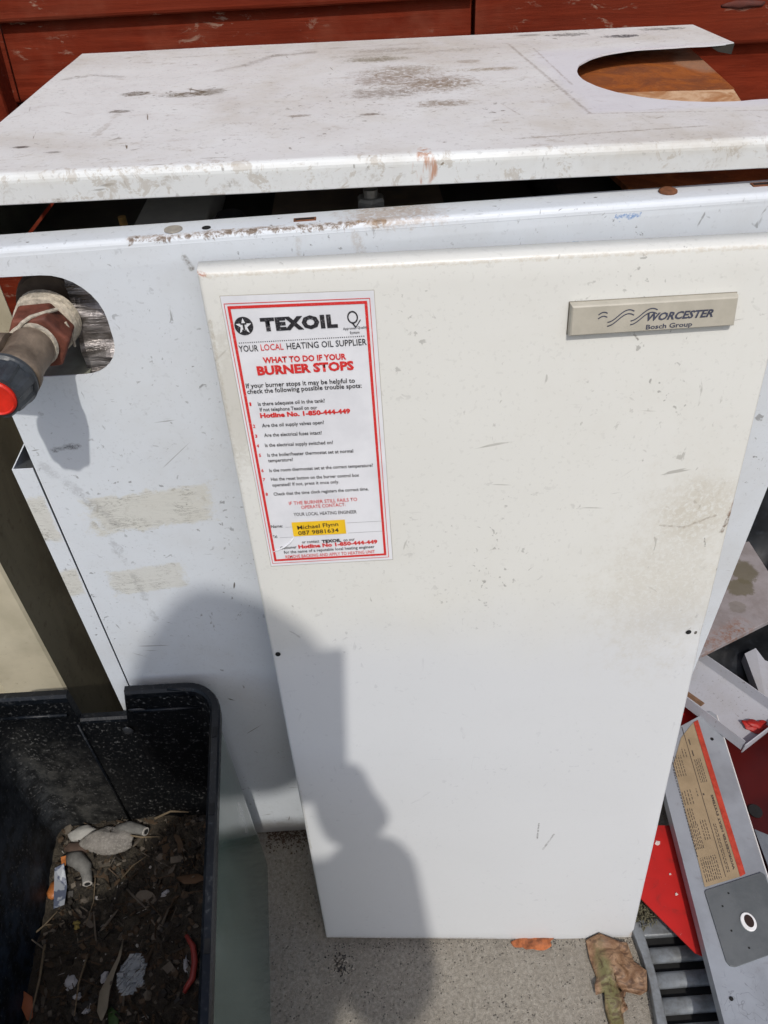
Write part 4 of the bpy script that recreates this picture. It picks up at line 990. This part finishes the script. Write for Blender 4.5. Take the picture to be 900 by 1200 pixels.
# red enamelled panels
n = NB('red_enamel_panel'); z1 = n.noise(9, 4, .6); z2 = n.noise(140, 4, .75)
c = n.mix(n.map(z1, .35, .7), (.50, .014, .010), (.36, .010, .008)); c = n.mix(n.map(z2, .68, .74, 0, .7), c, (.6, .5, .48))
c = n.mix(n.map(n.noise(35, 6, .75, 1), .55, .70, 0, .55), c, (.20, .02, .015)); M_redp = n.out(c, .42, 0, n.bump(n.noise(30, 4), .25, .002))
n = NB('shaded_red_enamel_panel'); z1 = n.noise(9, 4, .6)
M_redd = n.out(n.mix(n.map(z1, .35, .7), (.070, .004, .003), (.035, .003, .003)), .38, 0, n.bump(z1, .15, .002))  # darker copy of the red enamel, with shade put into its colour
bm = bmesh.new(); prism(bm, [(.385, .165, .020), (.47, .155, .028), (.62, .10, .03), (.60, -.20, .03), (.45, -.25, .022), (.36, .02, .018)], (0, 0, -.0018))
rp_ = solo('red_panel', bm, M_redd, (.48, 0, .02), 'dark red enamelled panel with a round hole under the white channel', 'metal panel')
bm = bmesh.new(); lathe(bm, (.4640, -.0240, .0252), (.1, 0, 1), [(0, .0095), (.0016, .0095)], 24); obj('round_hole', bm, M_black, rp_)
bm = bmesh.new(); prism(bm, [(.440, -.060, .052), (.475, -.080, .052), (.50, -.25, .05), (.432, -.25, .05)], (0, 0, -.002))
solo('blue_grey_plate', bm, plain('blue_grey_steel', (.20, .225, .25), .42, .3, var=.2), (.45, -.1, .05), 'small blue grey steel plate right of the silver panel', 'metal plate')
bm = bmesh.new()
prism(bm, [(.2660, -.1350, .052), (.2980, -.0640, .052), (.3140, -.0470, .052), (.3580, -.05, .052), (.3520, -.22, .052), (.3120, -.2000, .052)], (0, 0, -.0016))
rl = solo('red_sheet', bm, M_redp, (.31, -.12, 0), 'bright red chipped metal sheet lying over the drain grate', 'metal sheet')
M_prim = plain('bare_pale_primer', (.6, .5, .48), .6)
for x, y, s in ((.3085, -.070, .0030), (.3120, -.110, .0014), (.3118, -.134, .0018)):
    bm = bmesh.new(); lump(bm, (x, y, .0522), (s, s*1.1, .0010), int(x*999), .9, 2); jitter(bm, .0006, 400); obj('chipped_spot', bm, M_prim, rl)
bm = bmesh.new(); prism(bm, [(.335, .150, .0380), (.375, .172, .0380), (.440, .135, .0420), (.405, .075, .0440)], (0, 0, -.0015))
solo('red_scrap', bm, M_redp, (.39, .12, .03), 'bright red metal corner showing above the tan label panel', 'metal scrap')
bm = bmesh.new(); tube(bm, [(.385, .205, .050), (.405, .162, .062), (.432, .118, .070)], .0045, 6); 
solo('rusty_bar', bm, plain('rusty_brown_bar', (.16, .09, .05), .8, var=.5), (.40, .16, .05), 'thin rusty brown bar lying below the white channel', 'bar')
# silver panel with tan data label and grey pad
PP = (.37, -.12, .07)
n = NB('silver_painted_panel', PP); z1 = n.noise(16, 5, .6); z2 = n.noise(90, 4, .7, 1)
c = n.mix(n.map(z1, .35, .7), (.33, .355, .39), (.255, .272, .295)); c = n.mix(n.map(n.noise(28, 6, .75, .8), .56, .70, 0, .35), c, (.16, .15, .14)); q = n.noise(55, 2, .5, .8); ln = n.map(n.math('ABSOLUTE', n.math('SUBTRACT', q, .5)), 0, .012, 1, 0)
c = n.mix(n.math('MULTIPLY', n.math('MULTIPLY', ln, n.blob((.345, -.26, .07), (.03, .03, .1), 1, z2, .6)), .6), c, (.12, .12, .13)); c = n.mix(n.map(z2, .66, .74, 0, .3), c, (.15, .15, .15))
M_silver = n.out(c, .36, .15, n.bump(z1, .12, .003))
def pan(x, y, o=0):   # panel plane, rising a little to the back
    return Vector((x, y, .0760+.02*(y+.12)*0+o))
out_ = [(.345, .0710), (.3890, .0840), (.4310, .1030), (.4375, .1035), (.4430, .0960), (.4215, -.1160), (.4010, -.330), (.3060, -.330), (.3320, -.0100)]
bm = bmesh.new(); pv = [bm.verts.new(pan(x, y)) for x, y in out_]; bm.faces.new(pv)
sil_edges = inset_path(out_, -.0, True)
lowv = [bm.verts.new(pan(x, y, -.016)) for x, y in out_]
for k in range(len(pv)): j = (k+1) % len(pv); bm.faces.new((pv[k], pv[j], lowv[j], lowv[k]))
sp = obj('silver_panel', bm, M_silver, None, base=PP, solid=.0011, bevel=.0012)
meta(sp, 'silver grey steel panel with tan data label and dark grey pad', 'metal panel')
bm = bmesh.new(); tube(bm, [pan(.4432, .096, .0), pan(.4217, -.116, .0), pan(.4012, -.330, .0)], .0009, 6); obj('bare_edge', bm, M_edge, sp)
M_tan = NB('tan_label_paper'); z1 = M_tan.noise(40, 4, .6); M_tan = M_tan.out(M_tan.mix(M_tan.map(z1, .35, .7), (.34, .255, .155), (.28, .21, .125)), .5)
lb = [(.3720, .0500), (.4060, .0870), (.3865, -.1280), (.3400, -.1370)]  # label quad: far-left, far-right, near-right, near-left
bm = bmesh.new(); poly(bm, [pan(x, y, .0008) for x, y in ((.3560, .0250), (.3800, .0640), (.4050, .0865), (.3868, -.1275), (.3400, -.1370))])
lab_ = obj('data_label', bm, M_tan, sp)
bm = bmesh.new(); poly(bm, [pan(x, y, .0010) for x, y in ((.4055, .0870), (.4130, .0900), (.3948, -.1245), (.3870, -.1275))]); obj('red_stripe', bm, plain('label_red', (.42, .045, .022), .55, var=.3, scale=220), lab_)
def lbm(u, v, o=.0012):  # u 0..1 across from the left edge to the stripe, v 0..1 from near to far
    a = Vector((.3400, -.1370)).lerp(Vector((.3570, .0850)), v); b2 = Vector((.3868, -.1275)).lerp(Vector((.4052, .0870)), v); p = a.lerp(b2, u); return pan(p.x, p.y, o)
M_lab = plain('label_ink', (.07, .055, .045), .6)
bm = bmesh.new(); rnd = random.Random(11)
def bar(u0, u1, v0, v1): poly(bm, [lbm(u0, v0), lbm(u1, v0), lbm(u1, v1), lbm(u0, v1)])
bar(.615, .63, .02, .97)
for (ua, ub, va, vb_, nr) in ((.08, .55, .02, .15, 8), (.05, .30, .20, .34, 5), (.36, .56, .24, .36, 3), (.70, .80, .04, .32, 2), (.08, .40, .46, .55, 4), (.50, .60, .50, .55, 1), (.05, .40, .64, .78, 5), (.42, .58, .76, .82, 2), (.70, .92, .58, .74, 4), (.10, .28, .34, .44, 3)):
    for k in range(nr):   # unreadable small print as broken rules
        u = ua+(ub-ua)*k/max(1, nr); v = va
        while v < vb_:
            w = rnd.uniform(.008, .022); bar(u, u+.018, v, min(vb_, v+w)); v += w+rnd.uniform(.004, .009)
for k in range(30): bar(.015, .035, .16+.018*k, .16+.018*k+rnd.uniform(.008, .014))
u0_ = .70
for s_ in ((.76, .80), (.84, .88)):
    bar(u0_, u0_+.03, *s_)
bar(.655, .70, .500, .512)
obj('small_print', bm, M_lab, lab_)
bm = place_text('WORCESTER HEAT SYSTEMS', 0, 0, 100, 0, lambda x, y: lbm(.93+y/100*.9, .045+.45*x/100), .03, hscale=9.5); obj('lettering', bm, M_lab, lab_)
n = NB('dark_grey_rubber_pad'); z1 = n.noise(30, 4); M_pad = n.out(n.mix(n.map(z1, .35, .7), (.115, .125, .13), (.085, .095, .10)), .55, 0, n.bump(n.noise(300, 3), .2, .0008))
pq = [(.3385, -.1420), (.3400, -.1400), (.4120, -.1235), (.4160, -.1260), (.4095, -.2080), (.4070, -.2100), (.3520, -.2230), (.3450, -.2200), (.3420, -.2140)]
pq = [(.3375, -.1430), (.3395, -.1408), (.4140, -.1240), (.4175, -.1275), (.4110, -.2050), (.4075, -.2090), (.3430, -.2240), (.3370, -.2225), (.3345, -.2180)]
bm = bmesh.new(); prism(bm, [pan(x, y, .0020) for x, y in pq], (0, 0, -.0024)); pad = obj('rubber_pad', bm, M_pad, sp, bevel=.0004)
bm = bmesh.new(); lathe(bm, pan(.3755, -.1790, .0018), (0, 0, 1), [(0, .0092), (.0016, .0092), (.0020, .0086)], 30)
bmesh.ops.scale(bm, vec=(.95, 1.12, 1), verts=bm.verts, space=Matrix.Translation(-pan(.3755, -.179, 0))); obj('white_ring', bm, plain('white_nylon', (.68, .68, .68), .45), pad)
bm = bmesh.new(); lathe(bm, pan(.3762, -.1785, .0036), (0, 0, 1), [(0, .0058), (.0006, .0058)], 24)
bmesh.ops.scale(bm, vec=(.9, 1.2, 1), verts=bm.verts, space=Matrix.Translation(-pan(.3762, -.1785, 0))); obj('ring_bore', bm, plain('bore_brown', (.02, .008, .006), .8), pad)
for x, y in ((.3650, -.146), (.3525, -.160), (.3525, -.187), (.3655, -.206)):
    bm = bmesh.new(); lathe(bm, pan(x, y, .0018), (0, 0, 1), [(0, .0012), (.0004, .0012)], 10); obj('pin_hole', bm, M_black, pad)
for x, y in ((.4220, .0590), (.3265, -.2540)):
    bm = bmesh.new(); lathe(bm, pan(x, y, .0002), (0, 0, 1), [(0, .0023), (.0006, .0023)], 14); obj('drilled_hole', bm, M_black, sp)
# drain grate
n = NB('grey_grate_plastic'); z1 = n.noise(40, 5, .7); z2 = n.noise(200, 4, .7)
M_gr = n.out(n.mix(n.map(z1, .35, .68), (.21, .228, .245), (.12, .125, .125)), n.map(z2, .3, .7, .35, .6), .1, n.bump(z2, .35, .001))
GB = (.31, -.21, 0)
gr = thing('drain_grate', GB, 'grey slotted drain grate in the concrete at the front right', 'drain grate')
obj('slot_dark_sheet', B(.262, .40, -.335, -.145, .0015, .003), M_black, gr)  # black sheet added on the slab for the dark between the bars
bm = bmesh.new(); pts = [(.2520, -.150), (.2570, -.160), (.2605, -.190), (.2610, -.215), (.2560, -.262), (.2500, -.34), (.262, -.34), (.2680, -.262), (.2710, -.215), (.2710, -.185), (.270, -.150)]
prism(bm, [(x, y, .002) for x, y in pts], (0, 0, .013)); obj('grate_frame', bm, M_gr, gr, bevel=.0015)
bm = B(.26, .395, -.1665, -.146, .002, .0125); obj('grate_frame', bm, M_gr, gr, bevel=.002)
obj('grate_frame', B(.372, .395, -.34, -.1675, .002, .0125), M_gr, gr, bevel=.002)
for k in range(6):
    y = -.1872-.0268*k
    bm = bmesh.new(); tube(bm, [(.262, y, .0078), (.378, y+.001, .0078)], .0092, 12); bmesh.ops.scale(bm, vec=(1, 1, .55), verts=bm.verts, space=Matrix.Translation((0, 0, -.0078))); obj('grate_bar', bm, M_gr, gr, smooth=True)
# fallen leaves and bits on the ground
n = NB('dried_brown_leaf', (.225, -.20, 0)); z1 = n.noise(45, 5, .7, 1); w_ = n.noise(90, 3, .6, 2, stretch=(.4, 1, 1))
c = n.mix(n.map(z1, .35, .68), (.15, .075, .035), (.30, .185, .105)); c = n.mix(n.blob((.2125, -.222, 0), (.010, .045, .2), .8, z1, .6), c, (.16, .145, .06))
c = n.mix(n.map(w_, .5, .62, 0, .7), c, (.07, .035, .02)); M_leafb = n.out(c, .6, 0, n.bump(w_, .7, .002))
bm = bmesh.new(); ol = [(.1990, -.163), (.2150, -.160), (.2350, -.166), (.2480, -.171), (.2520, -.190), (.2600, -.205), (.2590, -.222), (.2480, -.227), (.2330, -.222), (.2260, -.232), (.2300, -.240), (.2220, -.244), (.2200, -.262), (.2050, -.266), (.2030, -.240), (.2060, -.222), (.1960, -.224), (.1960, -.215), (.2020, -.205), (.1985, -.185)]
ct = Vector((.2220, -.2000)); NR = 12; rings = []
for k in range(1, NR+1):
    rg = []
    for i, p in enumerate(ol):
        q = ct.lerp(Vector(p), k/NR); z = .007+.008*mnoise.noise(Vector((q.x*38, q.y*38, 2)))+.009*mnoise.noise(Vector((q.x*105, q.y*105, 2)))+(.006*((i % 2)-.4) if k == NR else 0)
        rg.append(bm.verts.new((q.x, q.y, max(.002, z))))
    rings.append(rg)
cv = bm.verts.new((ct.x, ct.y, .012)); m_ = len(ol)
for i in range(m_): bm.faces.new((cv, rings[0][i], rings[0][(i+1) % m_]))
for a, b2 in zip(rings, rings[1:]):
    for i in range(m_): bm.faces.new((a[i], b2[i], b2[(i+1) % m_], a[(i+1) % m_]))
lf = solo('curled_leaf', bm, M_leafb, (.225, -.20, 0), 'large curled brown and green dead leaf on the concrete beside the drain grate', 'leaf', solid=.0006, smooth=True)
bm = bmesh.new(); lump(bm, (.1350, -.1600, .0022), (.024, .0100, .0014), 6, .5, 4, R(3)); jitter(bm, .0022, 110)
solo('orange_leaf', bm, plain('bright_orange_leaf', (.30, .09, .028), .7, var=.8, scale=150, bump=.6), (.135, -.163, 0), 'small bright orange leaf peeping out under the door bottom edge', 'leaf', smooth=True)
M_moss = plain('dry_moss', (.13, .12, .075), .9, var=.6, scale=300)
bm = bmesh.new(); rnd = random.Random(5)
for k in range(220):
    x = rnd.gauss(.276, .007); y = rnd.gauss(-.137, .008); a = rnd.uniform(0, 6.3); L_ = rnd.uniform(.003, .010); z = rnd.uniform(.012, .022)
    tube(bm, [(x, y, z), (x+L_*math.cos(a)*.5, y+L_*math.sin(a)*.5, z+rnd.uniform(0, .004)), (x+L_*math.cos(a), y+L_*math.sin(a), z-.002)], [.0005, .0007, .0003], 4)
mo = solo('moss', bm, M_moss, (.276, -.137, 0), 'tuft of dry moss and debris wedged at the top of the drain grate', 'moss'); mo['kind'] = 'stuff'
# line of rust flakes and grit on the concrete
bm = bmesh.new()
for k in range(2600):
    if k < 500: x = rnd.uniform(-.21, -.12); y = -abs(rnd.gauss(0, .012))+.002
    elif k < 620: x = rnd.gauss(-.108, .006); y = rnd.gauss(-.172, .006)
    elif k < 1050: x = rnd.uniform(-.125, .26); y = ydoor(x, 0)-abs(rnd.gauss(0, .006))
    else: x = rnd.uniform(-.2, .26); y = rnd.uniform(-.27, -.01)
    s = rnd.uniform(.0004, .0013)*(1.4 if k < 620 else .8)
    M = Matrix.Translation((x, y, s*.4)) @ Matrix.Rotation(rnd.uniform(0, 6), 4, 'Z') @ Matrix.Diagonal((s*1.5, s, s*.6, 1))
    mi = 0 if k < 500 else (1 if rnd.random() < .6 else 2)
    stamp(bm, _CUBE, M, mi)
gt = solo('grit', bm, [plain('rust_flake', (.085, .055, .035), .9), plain('dark_grit', (.05, .045, .04), .9), plain('light_grit', (.4, .36, .3), .9)], (0, -.1, 0), 'rust flakes and loose grit scattered on the concrete under the casing', 'grit'); gt['kind'] = 'stuff'
bm = bmesh.new()
for k in range(10): a = rnd.uniform(0, 6.3); lump(bm, (-.108+.004*math.cos(a)*k/5, -.172+.006*math.sin(a)*k/5, .0015), (.0016, .0013, .0010), k, .5, 1)
solo('mud_crumb', bm, plain('dark_mud', (.12, .10, .08), .9), (-.108, -.172, 0), 'dark crumb of mud on the concrete below the door left corner', 'crumb')

# ================================================================ PHOTOGRAPHER (casts the shadow on the door)
ph = bmesh.new(); axu = Vector((math.sin(yaw)*math.sin(pitch), math.cos(yaw)*math.sin(pitch), math.cos(pitch))).normalized(); axr = Vector((math.cos(yaw), -math.sin(yaw), 0)); axb = axr.cross(axu)
rot = Matrix((axr, axu, axr.cross(axu))).transposed()
# long side along the picture's up direction, lens near the top right corner, glass just in front of the body
pc = CAM+axr*(.018-.0375)+axu*(-.070)-f_*.009
r3 = Matrix((axr, axu, -f_)).transposed()
box(ph, pc, (.075, .160, .008), r3)
solo('phone', ph, plain('phone_black_glass', (.02, .02, .022), .2), pc, 'smartphone held upright in the photographer hand, seen only by its square shadow', 'phone', bevel=.002)
def skin_mesh(name, chains, m, parent=None, base=None, sub=2):
    bm = bmesh.new(); vmap = []; rad = []
    me = bpy.data.meshes.new(name); verts = []; edges = []; radii = []
    for key, p, r, par in chains:
        verts.append(Vector(p)-Vector(base)); radii.append(r)
        if par is not None: edges.append((par, len(verts)-1))
    me.from_pydata(verts, edges, []); me.materials.append(m)
    o = bpy.data.objects.new(name, me); link(o, parent); o.location = Vector(base)-(wloc(parent) if parent else Vector((0, 0, 0)))
    s = o.modifiers.new('skin', 'SKIN')
    for i, v in enumerate(me.skin_vertices[0].data):
        r = radii[i]; v.radius = r if isinstance(r, tuple) else (r, r); v.use_root = (i == 0)
    q = o.modifiers.new('sub', 'SUBSURF'); q.levels = sub; q.render_levels = sub
    s.use_smooth_shade = True
    return o
M_skin = plain('skin', (.52, .32, .23), .5, var=.08); M_jack = plain('dark_jacket', (.05, .055, .07), .85, var=.2); M_jean = plain('jeans', (.06, .09, .16), .9, var=.2); M_hair = plain('brown_hair', (.06, .035, .02), .6, var=.3); M_shoe = plain('dark_shoe', (.03, .03, .03), .5)
PBs = (-.17, -1.15, 0)
hand = [0]
body = [('pelvis', (-.17, -1.16, .92), .135, None), ('waist', (-.16, -1.10, 1.04), .130, 0), ('chest', (-.155, -1.05, 1.175), .14, 1), ('neckbase', (-.185, -1.03, 1.27), .065, 2), ('neck', (-.150, -.94, 1.345), .055, 3),
        ('shr', (.006, -1.02, 1.262), .086, 2), ('elr', (.048, -.94, .980), .062, 5), ('wrr', (.000, -.672, .935), .056, 6),
        ('shl', (-.33, -1.07, 1.24), .065, 2), ('ell', (-.41, -1.06, .96), .045, 8), ('wrl', (-.40, -.99, .74), .030, 9), ('hl', (-.395, -.965, .66), .030, 10)]
person = skin_mesh('person', body, M_jack, None, PBs)
meta(person, 'photographer in dark jacket, seen only as the soft shadow on door and casing', 'person')
hb = bmesh.new(); lump(hb, (-.100, -.825, 1.400), (.092, .112, .115), 3, .05, 4)
hd = obj('head', hb, M_skin, person, smooth=True)
hb = bmesh.new(); lump(hb, (-.100, -.845, 1.418), (.112, .118, .118), 9, .10, 4); obj('hair', hb, M_hair, person, smooth=True)
hb = bmesh.new(); lump(hb, (-.100, -.712, 1.385), (.014, .018, .022), 2, .1, 2)
for s in (-1, 1): lump(hb, (-.100+s*.095, -.815, 1.39), (.010, .02, .028), 1, .1, 2); lump(hb, (-.100+s*.035, -.722, 1.408), (.014, .008, .007), 1, .1, 2)
lump(hb, (-.100, -.722, 1.345), (.025, .01, .007), 1, .1, 2); obj('face_features', hb, M_skin, person, smooth=True)
# right hand round the lower phone: palm, four fingers, thumb
palm = pc-axu*.045+f_*-.014
skin_mesh('hand', [('w', (.002, -.665, .935), .050, None), ('p', tuple(palm+axr*.034+axu*-.036), (.037, .030), 0), ('p1', tuple(palm+axr*.030+axu*-.012), (.034, .022), 1), ('p2', tuple(palm+axr*.022+axu*.012), (.028, .017), 2)], M_skin, person, palm, 2)
for k in range(4):
    b0 = palm+axr*.014+axu*(.028-.021*k); fl_ = (.040, .046, .044, .036)[k]
    skin_mesh('finger', [('a', tuple(b0+f_*.000), .0095, None), ('b', tuple(b0+axr*.012+f_*.018), .0090, 0), ('c', tuple(b0+axr*.004+f_*.026), .0080, 1), ('d', tuple(b0+axr*(.004-fl_*.35)+f_*.027), .0070, 2)], M_skin, person, b0, 1)
t0_ = palm+axr*-.010+axu*.000
skin_mesh('thumb', [('a', tuple(palm+axr*.010+axu*-.02+f_*-.004), .012, None), ('b', tuple(t0_+f_*-.006), .0105, 0), ('c', tuple(t0_+axr*-.012+axu*.022+f_*-.002), .0088, 1)], M_skin, person, palm, 1)
for s in (-1, 1):
    hx = -.17+s*.085
    skin_mesh('trouser_leg', [('h', (hx, -1.16, .90), .085, None), ('k', (hx+s*.015, -1.13, .50), .058, 0), ('a', (hx+s*.02, -1.17, .10), .045, 1)], M_jean, person, (hx, -1.16, 0), 2)
    sb_ = bmesh.new(); lump(sb_, (hx+s*.025, -1.12, .042), (.045, .13, .042), 2, .06, 3); obj('shoe', sb_, M_shoe, person, smooth=True)
